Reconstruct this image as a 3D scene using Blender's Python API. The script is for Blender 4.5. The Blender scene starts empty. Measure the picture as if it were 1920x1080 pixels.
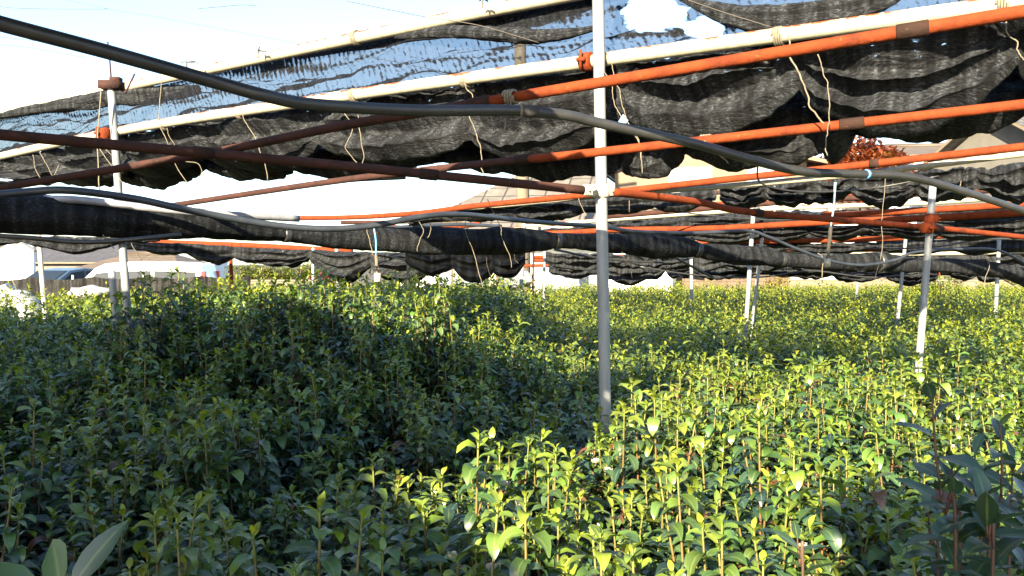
import bpy, math, random
import numpy as np
from mathutils import Vector, Matrix
R = math.radians
rng = random.Random(7)
nrg = np.random.RandomState(11)
scene = bpy.context.scene
COL = scene.collection

# ------------------------------------------------------------------ camera, light, exposure
F, CX, CY, HOR, EYE = 1600.0, 960.0, 540.0, 490.0, 1.6
PITCH = math.atan((CY - HOR) / F)
cam_d = bpy.data.cameras.new('camera')
cam = bpy.data.objects.new('camera', cam_d)
COL.objects.link(cam)
cam.location = (0, 0, EYE)
cam.rotation_euler = (R(90) - PITCH, 0, 0)
cam_d.sensor_width = 36
cam_d.lens = 36 * F / 1920
cam_d.clip_start = 0.05
cam_d.clip_end = 2000
scene.camera = cam

SUN_EL, SUN_AZ = R(22), R(20)          # light travels towards +Y, SUN_AZ to the right
w = bpy.data.worlds.new('World')
scene.world = w
w.use_nodes = True
nt = w.node_tree
sky = nt.nodes.new('ShaderNodeTexSky')
sky.sky_type = 'NISHITA'
sky.sun_disc = False
sky.sun_elevation = SUN_EL
sky.sun_rotation = math.pi + SUN_AZ
sky.air_density = 1.0
sky.dust_density = 0.7
sky.ozone_density = 2.2
nt.links.new(sky.outputs[0], nt.nodes['Background'].inputs[0])
nt.nodes['Background'].inputs[1].default_value = 0.062
sd = bpy.data.lights.new('sun', 'SUN')
sd.energy = 5.0
sd.angle = R(0.5)
sd.color = (1.0, 0.83, 0.57)
so = bpy.data.objects.new('sun', sd)
COL.objects.link(so)
LDIR = Vector((math.sin(SUN_AZ) * math.cos(SUN_EL), math.cos(SUN_AZ) * math.cos(SUN_EL), -math.sin(SUN_EL)))
so.rotation_euler = LDIR.to_track_quat('-Z', 'Y').to_euler()
so.location = (-5, -10, 8)
scene.view_settings.view_transform = 'Standard'
scene.view_settings.look = 'None'
scene.view_settings.exposure = 2.9
scene.view_settings.gamma = 1
scene.render.engine = 'CYCLES'
scene.cycles.use_denoising = True
scene.cycles.max_bounces = 6
scene.cycles.transparent_max_bounces = 24

CR = Matrix.Rotation(R(90) - PITCH, 3, 'X')
def at(u, v, d):
    """a point of the place, d metres ahead of the viewpoint"""
    p = CR @ Vector(((u - CX) / F * d, -(v - CY) / F * d, -d))
    return Vector((p.x, p.y, p.z + EYE))
def px(p): 
    q = CR.transposed() @ (Vector(p) - Vector((0, 0, EYE)))
    return CX + F * q.x / -q.z, CY - F * q.y / -q.z
def smooth(a, b, x):
    t = np.clip((x - a) / (b - a), 0, 1)
    return t * t * (3 - 2 * t)

# ------------------------------------------------------------------ materials
def newmat(name):
    m = bpy.data.materials.new(name)
    m.use_nodes = True
    t = m.node_tree
    return m, t, t.nodes['Principled BSDF'], t.nodes['Material Output']
def nd(t, typ, **kw):
    n = t.nodes.new(typ)
    for k, v in kw.items():
        if k in n.inputs: n.inputs[k].default_value = v
        else: setattr(n, k, v)
    return n
def ramp(t, fac, stops):
    n = t.nodes.new('ShaderNodeValToRGB')
    e = n.color_ramp.elements
    while len(e) < len(stops): e.new(0.5)
    for i, (p, c) in enumerate(stops):
        e[i].position = p
        e[i].color = (c, c, c, 1) if isinstance(c, (int, float)) else (*c, 1)
    t.links.new(fac, n.inputs[0])
    return n
def mix(t, fac, a, b):
    n = t.nodes.new('ShaderNodeMix'); n.data_type = 'RGBA'
    for s, i in ((fac, 0), (a, 6), (b, 7)):
        if isinstance(s, (int, float)): n.inputs[i].default_value = s
        elif isinstance(s, tuple): n.inputs[i].default_value = (*s, 1)
        else: t.links.new(s, n.inputs[i])
    return n.outputs[2]
def mat_noise(name, c1, c2, scale=8, rough=0.6, bump=0.0, metal=0.0, coords='Object', stretch=(1, 1, 1), bscale=None, spec=0.5):
    m, t, p, o = newmat(name)
    tc = nd(t, 'ShaderNodeTexCoord')
    mp = nd(t, 'ShaderNodeMapping'); mp.inputs['Scale'].default_value = stretch
    t.links.new(tc.outputs[coords], mp.inputs[0])
    n = nd(t, 'ShaderNodeTexNoise', Scale=scale, Detail=6.0, Roughness=0.65)
    t.links.new(mp.outputs[0], n.inputs['Vector'])
    r = ramp(t, n.outputs[0], [(0.32, c1), (0.68, c2)])
    t.links.new(r.outputs[0], p.inputs['Base Color'])
    p.inputs['Roughness'].default_value = rough
    p.inputs['Metallic'].default_value = metal
    p.inputs['Specular IOR Level'].default_value = spec
    if bump:
        n2 = nd(t, 'ShaderNodeTexNoise', Scale=bscale or scale * 3, Detail=5.0)
        t.links.new(mp.outputs[0], n2.inputs['Vector'])
        b = nd(t, 'ShaderNodeBump', Strength=bump, Distance=0.02)
        t.links.new(n2.outputs[0], b.inputs['Height'])
        t.links.new(b.outputs[0], p.inputs['Normal'])
    return m

def mat_painted_pipe():
    m, t, p, o = newmat('silver_painted_steel')
    tc = nd(t, 'ShaderNodeTexCoord')
    n = nd(t, 'ShaderNodeTexNoise', Scale=9.0, Detail=8.0, Roughness=0.7)
    t.links.new(tc.outputs['Object'], n.inputs['Vector'])
    g = nd(t, 'ShaderNodeNewGeometry')
    s = nd(t, 'ShaderNodeSeparateXYZ'); t.links.new(g.outputs['Normal'], s.inputs[0])
    a = nd(t, 'ShaderNodeMath', operation='MULTIPLY'); a.inputs[1].default_value = 0.3
    t.links.new(s.outputs[2], a.inputs[0])
    b = nd(t, 'ShaderNodeMath', operation='ADD')
    t.links.new(a.outputs[0], b.inputs[0]); t.links.new(n.outputs[0], b.inputs[1])
    r = ramp(t, b.outputs[0], [(0.69, 0.0), (0.78, 1.0)])
    n2 = nd(t, 'ShaderNodeTexNoise', Scale=40.0, Detail=4.0)
    t.links.new(tc.outputs['Object'], n2.inputs['Vector'])
    pc = ramp(t, n2.outputs[0], [(0.3, (0.22, 0.21, 0.16)), (0.7, (0.31, 0.30, 0.235))])
    c = mix(t, r.outputs[0], pc.outputs[0], (0.13, 0.036, 0.009))
    t.links.new(c, p.inputs['Base Color'])
    p.inputs['Roughness'].default_value = 0.5
    bu = nd(t, 'ShaderNodeBump', Strength=0.15, Distance=0.004)
    t.links.new(n2.outputs[0], bu.inputs['Height']); t.links.new(bu.outputs[0], p.inputs['Normal'])
    return m

def mat_rust(name, dark, mid, light, patch=0.5):
    m, t, p, o = newmat(name)
    tc = nd(t, 'ShaderNodeTexCoord')
    n = nd(t, 'ShaderNodeTexNoise', Scale=14.0, Detail=8.0, Roughness=0.7)
    t.links.new(tc.outputs['Object'], n.inputs['Vector'])
    r = ramp(t, n.outputs[0], [(0.3, mid), (0.7, light)])
    n2 = nd(t, 'ShaderNodeTexNoise', Scale=4.5, Detail=9.0, Roughness=0.75)
    t.links.new(tc.outputs['Object'], n2.inputs['Vector'])
    r2 = ramp(t, n2.outputs[0], [(0.54, 0.0), (0.66, patch)])
    c = mix(t, r2.outputs[0], r.outputs[0], dark)
    n3 = nd(t, 'ShaderNodeTexNoise', Scale=55.0, Detail=4.0)
    t.links.new(tc.outputs['Object'], n3.inputs['Vector'])
    r3 = ramp(t, n3.outputs[0], [(0.66, 0.0), (0.74, 0.55)])
    c = mix(t, r3.outputs[0], c, tuple(min(1, x * 2.0 + .01) for x in light))
    t.links.new(c, p.inputs['Base Color'])
    p.inputs['Roughness'].default_value = 0.85
    p.inputs['Specular IOR Level'].default_value = 0.12
    b = nd(t, 'ShaderNodeBump', Strength=0.3, Distance=0.01)
    t.links.new(n3.outputs[0], b.inputs['Height']); t.links.new(b.outputs[0], p.inputs['Normal'])
    return m

def mat_net(name, base, holes, lo, hi, ripple=0.5, layers=False):
    """woven shade net: fine weave with open gaps, UV in metres"""
    m, t, p, o = newmat(name)
    uv = nd(t, 'ShaderNodeTexCoord')
    mp = nd(t, 'ShaderNodeMapping'); mp.inputs['Scale'].default_value = (40, 26, 1) if layers else (26, 62, 1)
    t.links.new(uv.outputs['UV'], mp.inputs[0])
    n = nd(t, 'ShaderNodeTexNoise', Scale=1.0, Detail=3.0, Roughness=0.6, Distortion=0.25 if layers else 0.6)
    t.links.new(mp.outputs[0], n.inputs['Vector'])
    mp2 = nd(t, 'ShaderNodeMapping'); mp2.inputs['Scale'].default_value = (1, 0.02, 1)
    t.links.new(uv.outputs['UV'], mp2.inputs[0])
    wv = nd(t, 'ShaderNodeTexNoise', Scale=22.0, Detail=2.0, noise_dimensions='2D')
    t.links.new(mp2.outputs[0], wv.inputs['Vector'])
    ad = nd(t, 'ShaderNodeMath', operation='MULTIPLY_ADD')
    ad.inputs[1].default_value = 0.2 if layers else 0.45
    t.links.new(wv.outputs[0], ad.inputs[0]); t.links.new(n.outputs[0], ad.inputs[2])
    val = ad.outputs[0]
    if layers:
        sx = nd(t, 'ShaderNodeSeparateXYZ'); t.links.new(uv.outputs['UV'], sx.inputs[0])
        m1 = nd(t, 'ShaderNodeMath', operation='MULTIPLY'); m1.inputs[1].default_value = 150.0
        m2 = nd(t, 'ShaderNodeMath', operation='SINE')
        m3 = nd(t, 'ShaderNodeMath', operation='MULTIPLY_ADD'); m3.inputs[1].default_value = 0.09
        t.links.new(sx.outputs[0], m1.inputs[0]); t.links.new(m1.outputs[0], m2.inputs[0])
        t.links.new(m2.outputs[0], m3.inputs[0]); t.links.new(val, m3.inputs[2])
        val = m3.outputs[0]
        at_ = nd(t, 'ShaderNodeAttribute', attribute_name='layers')
        sb = nd(t, 'ShaderNodeMath', operation='SUBTRACT')
        t.links.new(val, sb.inputs[0]); t.links.new(at_.outputs['Fac'], sb.inputs[1])
        val = sb.outputs[0]
    h = ramp(t, val, [(lo, 0.0), (hi, holes)])
    cn = nd(t, 'ShaderNodeTexNoise', Scale=5.0, Detail=6.0, Roughness=0.7)
    t.links.new(uv.outputs['UV'], cn.inputs['Vector'])
    cc = ramp(t, cn.outputs[0], [(0.3, tuple(x * 0.6 for x in base)), (0.7, tuple(x * 1.5 for x in base))])
    mp4 = nd(t, 'ShaderNodeMapping'); mp4.inputs['Scale'].default_value = (60, 120, 1)
    t.links.new(uv.outputs['UV'], mp4.inputs[0])
    fn = nd(t, 'ShaderNodeTexNoise', Scale=1.0, Detail=3.0, Roughness=0.7)
    t.links.new(mp4.outputs[0], fn.inputs['Vector'])
    fr = ramp(t, fn.outputs[0], [(0.36, 0.25), (0.54, 0.85), (0.72, 3.0)])
    mu = nd(t, 'ShaderNodeMix', data_type='RGBA', blend_type='MULTIPLY'); mu.inputs[0].default_value = 1
    t.links.new(cc.outputs[0], mu.inputs[6]); t.links.new(fr.outputs[0], mu.inputs[7])
    sr = ramp(t, wv.outputs[0], [(0.38, 0.55), (0.5, 1.0), (0.62, 1.7)])
    mu2 = nd(t, 'ShaderNodeMix', data_type='RGBA', blend_type='MULTIPLY'); mu2.inputs[0].default_value = 1
    t.links.new(mu.outputs[2], mu2.inputs[6]); t.links.new(sr.outputs[0], mu2.inputs[7])
    t.links.new(mu2.outputs[2], p.inputs['Base Color'])
    p.inputs['Roughness'].default_value = 0.75
    p.inputs['Specular IOR Level'].default_value = 0.12
    mp3 = nd(t, 'ShaderNodeMapping'); mp3.inputs['Scale'].default_value = (9, 40, 1)
    t.links.new(uv.outputs['UV'], mp3.inputs[0])
    bn = nd(t, 'ShaderNodeTexNoise', Scale=1.0, Detail=6.0, Roughness=0.7, Distortion=1.0)
    t.links.new(mp3.outputs[0], bn.inputs['Vector'])
    bu = nd(t, 'ShaderNodeBump', Strength=ripple, Distance=0.03)
    t.links.new(bn.outputs[0], bu.inputs['Height']); t.links.new(bu.outputs[0], p.inputs['Normal'])
    if holes > 0:
        tr = nd(t, 'ShaderNodeBsdfTransparent')
        mx = nd(t, 'ShaderNodeMixShader')
        fac = h.outputs[0]
        if layers:
            oa = nd(t, 'ShaderNodeAttribute', attribute_name='open')
            orr = ramp(t, oa.outputs['Fac'], [(0.47, 0.0), (0.53, 1.0)])
            mxx = nd(t, 'ShaderNodeMath', operation='MAXIMUM')
            t.links.new(fac, mxx.inputs[0]); t.links.new(orr.outputs[0], mxx.inputs[1]); fac = mxx.outputs[0]
        t.links.new(fac, mx.inputs[0]); t.links.new(p.outputs[0], mx.inputs[1]); t.links.new(tr.outputs[0], mx.inputs[2])
        t.links.new(mx.outputs[0], o.inputs[0])
    return m

def mat_leaf(name, old, mid, young):
    m, t, p, o = newmat(name)
    ag = nd(t, 'ShaderNodeAttribute', attribute_name='age')
    rd = nd(t, 'ShaderNodeAttribute', attribute_name='rnd')
    oi = nd(t, 'ShaderNodeObjectInfo')
    r = ramp(t, ag.outputs['Fac'], [(0.0, old), (0.55, mid), (1.0, young)])
    hs = nd(t, 'ShaderNodeHueSaturation')
    mr = nd(t, 'ShaderNodeMapRange'); mr.inputs[3].default_value = 0.6; mr.inputs[4].default_value = 1.45
    t.links.new(rd.outputs['Fac'], mr.inputs[0]); t.links.new(mr.outputs[0], hs.inputs['Value'])
    mr2 = nd(t, 'ShaderNodeMapRange'); mr2.inputs[3].default_value = 0.485; mr2.inputs[4].default_value = 0.515
    t.links.new(oi.outputs['Random'], mr2.inputs[0]); t.links.new(mr2.outputs[0], hs.inputs['Hue'])
    t.links.new(r.outputs[0], hs.inputs['Color'])
    # paler midrib
    uv = nd(t, 'ShaderNodeTexCoord')
    s = nd(t, 'ShaderNodeSeparateXYZ'); t.links.new(uv.outputs['UV'], s.inputs[0])
    a = nd(t, 'ShaderNodeMath', operation='SUBTRACT'); a.inputs[1].default_value = 0.5
    b = nd(t, 'ShaderNodeMath', operation='ABSOLUTE')
    t.links.new(s.outputs[0], a.inputs[0]); t.links.new(a.outputs[0], b.inputs[0])
    mr3 = ramp(t, b.outputs[0], [(0.0, 0.35), (0.09, 0.0)])
    c = mix(t, mr3.outputs[0], hs.outputs[0], (0.22, 0.27, 0.08))
    dead = ramp(t, rd.outputs['Fac'], [(0.984, 0.0), (0.988, 1.0)])
    c = mix(t, dead.outputs[0], c, (0.11, 0.045, 0.016))
    t.links.new(c, p.inputs['Base Color'])
    p.inputs['Roughness'].default_value = 0.40
    p.inputs['Specular IOR Level'].default_value = 0.85
    p.inputs['Coat Weight'].default_value = 0.12
    p.inputs['Coat Roughness'].default_value = 0.3
    tl = nd(t, 'ShaderNodeBsdfTranslucent')
    hs2 = nd(t, 'ShaderNodeHueSaturation', Saturation=1.15, Value=1.5)
    t.links.new(c, hs2.inputs['Color']); t.links.new(hs2.outputs[0], tl.inputs[0])
    mx = nd(t, 'ShaderNodeMixShader'); mx.inputs[0].default_value = 0.28
    t.links.new(p.outputs[0], mx.inputs[1]); t.links.new(tl.outputs[0], mx.inputs[2]); t.links.new(mx.outputs[0], o.inputs[0])
    return m

def mat_stem():
    m, t, p, o = newmat('tea_stem_bark')
    ag = nd(t, 'ShaderNodeAttribute', attribute_name='age')
    r = ramp(t, ag.outputs['Fac'], [(0.0, (0.035, 0.018, 0.011)), (0.55, (0.105, 0.036, 0.012)), (0.88, (0.09, 0.075, 0.018)), (1.0, (0.10, 0.13, 0.02))])
    t.links.new(r.outputs[0], p.inputs['Base Color'])
    p.inputs['Roughness'].default_value = 0.6
    return m

def mat_tiles(name, c1, c2, mortar, bw, rh, ms=0.03, off=0.0, rough=0.6):
    m, t, p, o = newmat(name)
    uv = nd(t, 'ShaderNodeTexCoord')
    b = nd(t, 'ShaderNodeTexBrick')
    b.offset = off
    b.inputs['Scale'].default_value = 1.0
    b.inputs['Brick Width'].default_value = bw; b.inputs['Row Height'].default_value = rh
    b.inputs['Mortar Size'].default_value = ms; b.inputs['Mortar Smooth'].default_value = 0.3
    b.inputs['Color1'].default_value = (*c1, 1); b.inputs['Color2'].default_value = (*c2, 1); b.inputs['Mortar'].default_value = (*mortar, 1)
    t.links.new(uv.outputs['UV'], b.inputs['Vector'])
    n = nd(t, 'ShaderNodeTexNoise', Scale=3.0, Detail=5.0)
    t.links.new(uv.outputs['UV'], n.inputs['Vector'])
    rr = ramp(t, n.outputs[0], [(0.3, 0.75), (0.7, 1.1)])
    mm = nd(t, 'ShaderNodeMix', data_type='RGBA', blend_type='MULTIPLY'); mm.inputs[0].default_value = 1
    t.links.new(b.outputs[0], mm.inputs[6]); t.links.new(rr.outputs[0], mm.inputs[7])
    t.links.new(mm.outputs[2], p.inputs['Base Color'])
    p.inputs['Roughness'].default_value = rough
    bu = nd(t, 'ShaderNodeBump', Strength=0.4, Distance=0.03)
    t.links.new(b.outputs['Fac'], bu.inputs['Height']); bu.invert = True
    t.links.new(bu.outputs[0], p.inputs['Normal'])
    return m
def mat_plain(name, c, rough=0.5, metal=0.0, spec=0.5):
    return mat_noise(name, tuple(x * 0.85 for x in c), tuple(min(1, x * 1.1) for x in c), 12, rough, 0.0, metal, spec=spec)

def mat_pole():
    m, t, p, o = newmat('galvanised_pole')
    tc = nd(t, 'ShaderNodeTexCoord')
    mp = nd(t, 'ShaderNodeMapping'); mp.inputs['Scale'].default_value = (1, 1, 0.12)
    t.links.new(tc.outputs['Object'], mp.inputs[0])
    n = nd(t, 'ShaderNodeTexNoise', Scale=30.0, Detail=6.0, Roughness=0.7)
    t.links.new(mp.outputs[0], n.inputs['Vector'])
    r = ramp(t, n.outputs[0], [(0.3, (0.11, 0.123, 0.135)), (0.7, (0.20, 0.215, 0.225))])
    n2 = nd(t, 'ShaderNodeTexNoise', Scale=11.0, Detail=9.0, Roughness=0.75)
    t.links.new(mp.outputs[0], n2.inputs['Vector'])
    r2 = ramp(t, n2.outputs[0], [(0.58, 0.0), (0.70, 0.85)])
    c = mix(t, r2.outputs[0], r.outputs[0], (0.06, 0.03, 0.016))
    t.links.new(c, p.inputs['Base Color'])
    p.inputs['Roughness'].default_value = 0.55
    return m

M = {}
M['white_pipe'] = mat_painted_pipe()
M['pole'] = mat_pole()
M['rust'] = mat_rust('orange_rust', (0.035, 0.010, 0.006), (0.090, 0.016, 0.005), (0.150, 0.030, 0.0085), 0.75)
M['dark_or_shaded_rust'] = mat_rust('brown_or_shaded_rust', (0.013, 0.009, 0.009), (0.022, 0.012, 0.011), (0.046, 0.020, 0.016), 0.7)  # dark rust; on the left front pipes it stands in for shade
M['hose'] = mat_noise('black_polyethylene', (0.014, 0.015, 0.016), (0.026, 0.027, 0.028), 10, 0.42, 0.08)
M['hose_blue'] = mat_noise('weathered_blue_black_hose', (0.014, 0.018, 0.026), (0.028, 0.034, 0.044), 10, 0.4, 0.05)
M['hose_grey'] = mat_noise('grey_plastic_pipe', (0.12, 0.13, 0.15), (0.20, 0.21, 0.24), 10, 0.45, 0.05)
M['net'] = mat_net('black_net_gathered', (0.0150, 0.017, 0.020), 0.5, 0.93, 0.99, 0.8)
M['net_sheer'] = mat_net('black_net_single_layer', (0.0045, 0.0055, 0.008), 0.27, 0.35, 0.53, 0.5, layers=True)
M['net_fence_caster'] = mat_net('black_net_double', (0.022, 0.022, 0.022), 0.3, 0.93, 1.0, 0.3)  # for the net fence and the added shade-casting sheets
M['roll'] = mat_net('black_net_rolled_or_shaded', (0.009, 0.0105, 0.0125), 0.0, 0.9, 1.0, 0.3)  # rolled curtain; also darkens one hanging net in place of shade
M['twine'] = mat_noise('sisal_twine', (0.075, 0.065, 0.045), (0.15, 0.132, 0.098), 60, 0.9)
M['dark_twine'] = mat_plain('dark_twine', (0.05, 0.045, 0.04), 0.9)
M['blue_rope'] = mat_plain('blue_rope', (0.08, 0.25, 0.55), 0.6)
M['pale_blue'] = mat_plain('pale_blue_rope', (0.42, 0.62, 0.72), 0.6)
M['coupling'] = mat_rust('dark_iron_coupling', (0.008, 0.006, 0.005), (0.014, 0.009, 0.007), (0.030, 0.014, 0.010), 0.6)
M['steel'] = mat_noise('weathered_steel', (0.22, 0.21, 0.17), (0.42, 0.40, 0.34), 40, 0.5, 0.2)
M['leaf'] = mat_leaf('tea_leaf', (0.012, 0.036, 0.036), (0.058, 0.115, 0.022), (0.170, 0.205, 0.010))
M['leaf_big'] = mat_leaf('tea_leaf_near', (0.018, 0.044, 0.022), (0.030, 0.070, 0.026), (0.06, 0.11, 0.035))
M['stem'] = mat_stem()
M['petal'] = mat_plain('white_petal', (0.26, 0.25, 0.20), 0.6)
M['stamen'] = mat_plain('yellow_stamen', (0.6, 0.38, 0.04), 0.7)
M['soil'] = mat_noise('dark_soil', (0.025, 0.02, 0.014), (0.07, 0.055, 0.035), 3, 0.9, 0.6)
M['roof_pale'] = mat_tiles('pale_roof_tiles', (0.085, 0.078, 0.070), (0.105, 0.096, 0.086), (0.03, 0.027, 0.025), 0.7, 0.62, 0.035)
M['roof_grey'] = mat_tiles('grey_roof_tiles', (0.07, 0.067, 0.064), (0.09, 0.087, 0.083), (0.03, 0.028, 0.028), 0.3, 0.28, 0.03)
M['roof_slate'] = mat_tiles('grey_slate_roof', (0.042, 0.043, 0.05), (0.055, 0.056, 0.064), (0.03, 0.03, 0.035), 0.4, 0.25, 0.02, 0.5)
M['roof_tan'] = mat_tiles('tan_metal_roof', (0.08, 0.062, 0.042), (0.10, 0.078, 0.055), (0.04, 0.03, 0.022), 6.0, 0.4, 0.03)
M['plaster'] = mat_noise('white_plaster', (0.70, 0.70, 0.68), (0.82, 0.82, 0.80), 2, 0.8)
M['cream'] = mat_noise('cream_siding', (0.085, 0.068, 0.046), (0.11, 0.09, 0.063), 2, 0.8)
M['grey_wall'] = mat_noise('grey_siding', (0.07, 0.067, 0.06), (0.09, 0.087, 0.08), 2, 0.8)
M['glass'] = mat_plain('window_glass', (0.16, 0.19, 0.23), 0.08)
M['car_glass'] = mat_plain('car_glass', (0.012, 0.018, 0.028), 0.4, spec=0.08)
M['frame'] = mat_plain('window_frame', (0.08, 0.08, 0.08), 0.5)
M['car_white'] = mat_plain('white_car_paint', (0.78, 0.78, 0.76), 0.25)
M['car_blue'] = mat_plain('blue_grey_car_paint', (0.025, 0.045, 0.08), 0.3)
M['red_lens'] = mat_plain('red_tail_lens', (0.55, 0.02, 0.03), 0.2)
M['rubber'] = mat_plain('tyre_rubber', (0.02, 0.02, 0.02), 0.8)
M['rim'] = mat_plain('wheel_rim', (0.45, 0.45, 0.46), 0.35, 0.6)
M['concrete'] = mat_noise('concrete', (0.09, 0.077, 0.055), (0.12, 0.105, 0.08), 5, 0.85, 0.2)
M['block'] = mat_tiles('tan_block_wall', (0.085, 0.06, 0.042), (0.10, 0.072, 0.052), (0.05, 0.038, 0.03), 0.4, 0.2, 0.012, 0.5, 0.9)
M['asphalt'] = mat_noise('pale_asphalt', (0.05, 0.048, 0.045), (0.07, 0.068, 0.064), 4, 0.9, 0.3)
M['plastic'] = mat_noise('white_plastic_sheet', (0.14, 0.15, 0.165), (0.24, 0.25, 0.27), 4, 0.35, 0.4)
M['rock'] = mat_noise('pale_rock', (0.04, 0.034, 0.026), (0.12, 0.105, 0.085), 4, 0.9, 0.8)
M['bark'] = mat_noise('tree_bark', (0.06, 0.045, 0.03), (0.14, 0.10, 0.07), 8, 0.9, 0.6)
M['shrub_green'] = mat_leaf('shrub_leaf', (0.06, 0.085, 0.015), (0.11, 0.135, 0.02), (0.17, 0.185, 0.03))
M['maple'] = mat_leaf('red_maple_leaf', (0.08, 0.014, 0.008), (0.15, 0.032, 0.012), (0.2, 0.06, 0.018))
M['yellow_leaf'] = mat_leaf('yellow_autumn_leaf', (0.10, 0.075, 0.01), (0.17, 0.125, 0.015), (0.22, 0.18, 0.03))

# ------------------------------------------------------------------ object helpers
def tag(o, label=None, cat=None, group=None, kind=None):
    if label: o['label'] = label
    if cat: o['category'] = cat
    if group: o['group'] = group
    if cat and not kind: kind = 'thing'
    if kind: o['kind'] = kind
    return o
def root(name, loc, label, cat, group=None, rz=0.0):
    o = bpy.data.objects.new(name, None)
    COL.objects.link(o)
    o.location = loc
    o.rotation_euler = (0, 0, rz)
    o.empty_display_size = 0.1
    return tag(o, label, cat, group)
def mk(name, V, Fc, mat, parent=None, origin=None, smooth_=True, uv=None, attrs=None):
    """one mesh object; V in world metres unless a parent built in local metres"""
    V = np.asarray(V, dtype=np.float64).reshape(-1, 3)
    loc = Vector((0, 0, 0))
    if origin is not None:
        loc = Vector(origin); V = V - np.array(loc)
    elif parent is not None and parent.get('_w'):
        V = V - np.array(parent.location)
        if parent.parent is not None: V = V - np.array(parent.parent.location)
    me = bpy.data.meshes.new(name)
    me.from_pydata(V.tolist(), [], Fc)
    if uv is not None:
        l = me.uv_layers.new(name='UVMap')
        li = np.empty(len(me.loops), dtype=np.int32); me.loops.foreach_get('vertex_index', li)
        l.data.foreach_set('uv', np.asarray(uv, dtype=np.float32)[li].ravel())
    for k, a in (attrs or {}).items():
        x = me.attributes.new(k, 'FLOAT', 'POINT'); x.data.foreach_set('value', np.asarray(a, dtype=np.float32))
    if smooth_: me.polygons.foreach_set('use_smooth', [True] * len(me.polygons))
    for mm in (mat if isinstance(mat, (list, tuple)) else [mat]): me.materials.append(mm)
    me.update()
    o = bpy.data.objects.new(name, me)
    COL.objects.link(o)
    o.location = loc
    if parent is not None: o.parent = parent
    return o
def catmull(P, n=6):
    P = [np.array(p, float) for p in P]
    if len(P) < 3: return np.array(P)
    Q = [2 * P[0] - P[1]] + P + [2 * P[-1] - P[-2]]
    out = []
    for i in range(1, len(Q) - 2):
        a, b, c, d = Q[i - 1], Q[i], Q[i + 1], Q[i + 2]
        for k in range(n):
            t = k / n
            out.append(0.5 * (2 * b + (c - a) * t + (2 * a - 5 * b + 4 * c - d) * t * t + (3 * b - a - 3 * c + d) * t ** 3))
    out.append(P[-1])
    return np.array(out)
def tube(P, r, sides=10, caps=True):
    P = np.asarray(P, float)
    n = len(P)
    rr = np.full(n, r) if np.isscalar(r) else np.interp(np.linspace(0, 1, n), np.linspace(0, 1, len(r)), r)
    T = np.gradient(P, axis=0); T /= np.linalg.norm(T, axis=1)[:, None] + 1e-12
    up = np.array([0, 0, 1.0])
    if abs(T[0] @ up) > 0.9: up = np.array([1.0, 0, 0])
    N = np.cross(T[0], up); N /= np.linalg.norm(N)
    V, Fc = [], []
    a = np.linspace(0, 2 * np.pi, sides, endpoint=False)
    for i in range(n):
        N = N - (N @ T[i]) * T[i]; N /= np.linalg.norm(N)
        B = np.cross(T[i], N)
        V.append(P[i] + rr[i] * (np.cos(a)[:, None] * N + np.sin(a)[:, None] * B))
    V = np.concatenate(V)
    for i in range(n - 1):
        for k in range(sides):
            k2 = (k + 1) % sides
            Fc.append((i * sides + k, i * sides + k2, (i + 1) * sides + k2, (i + 1) * sides + k))
    if caps:
        Fc.append(tuple(range(sides))[::-1]); Fc.append(tuple((n - 1) * sides + k for k in range(sides)))
    return V, Fc
class MB:
    def __init__(s): s.V, s.F, s.U, s.n = [], [], [], 0
    def add(s, V, Fc, uv=None):
        V = np.asarray(V, float).reshape(-1, 3)
        s.V.append(V); s.F += [tuple(i + s.n for i in f) for f in Fc]; s.n += len(V)
        s.U.append(np.zeros((len(V), 2)) if uv is None else np.asarray(uv, float))
        return s
    def tube(s, P, r, sides=10): return s.add(*tube(P, r, sides))
    def box(s, c, size, rot=None):
        x, y, z = [q / 2 for q in size]
        V = np.array([(a, b, d) for a in (-x, x) for b in (-y, y) for d in (-z, z)])
        if rot is not None: V = V @ np.array(rot).T
        return s.add(V + np.array(c), [(0, 1, 3, 2), (4, 6, 7, 5), (0, 4, 5, 1), (2, 3, 7, 6), (0, 2, 6, 4), (1, 5, 7, 3)])
    def quad(s, pts, uv): return s.add(pts, [tuple(range(len(pts)))], uv)
    def build(s, name, mat, parent=None, origin=None, sm=True, attrs=None):
        return mk(name, np.concatenate(s.V), s.F, mat, parent, origin, sm, np.concatenate(s.U), attrs)

# ------------------------------------------------------------------ terrain
def bump_h(X, Y):
    s = X - (0.10 * (Y - 5) - 0.05)
    wl = 1 - smooth(-0.75, 0.35, s)
    left = 0.42 * wl * smooth(3.2, 5.9, Y) * (1 - smooth(9.5, 13, Y)) * (1 - .42 * smooth(-1.5, -3.3, X))
    edge = np.interp(Y, [0, 1.6, 2.15, 2.55, 3.5, 4.2, 5.5, 7.5], [-.75, -.75, -.82, -.48, .18, .60, 1.72, 3.6])
    q = X - edge
    near = 1 - smooth(5.2, 7.5, Y)
    bed = near * (0.045 * smooth(-.12, .10, q) - 0.16 * smooth(-.75, -.25, q) * (1 - smooth(-.22, -.02, q)))
    und = 0.045 * np.sin(X * 1.7 + Y * .6 + 1) * np.sin(Y * 1.25 - X * .5) + 0.03 * np.sin(X * 3.1 - Y * 2.3)
    return left + bed + und * smooth(1.5, 3, Y) * (1 - smooth(18, 22, Y))
def ground_h(X, Y):
    return bump_h(X, Y) - 0.35 * smooth(22, 26, Y) - 2.0 * smooth(30, 70, Y) * (1 - smooth(-6, 4, X)) 
gx = np.concatenate([np.linspace(-600, -40, 12), np.linspace(-36, -8, 15), np.linspace(-7.5, 7.5, 61), np.linspace(8, 36, 15), np.linspace(40, 600, 12)])
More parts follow.
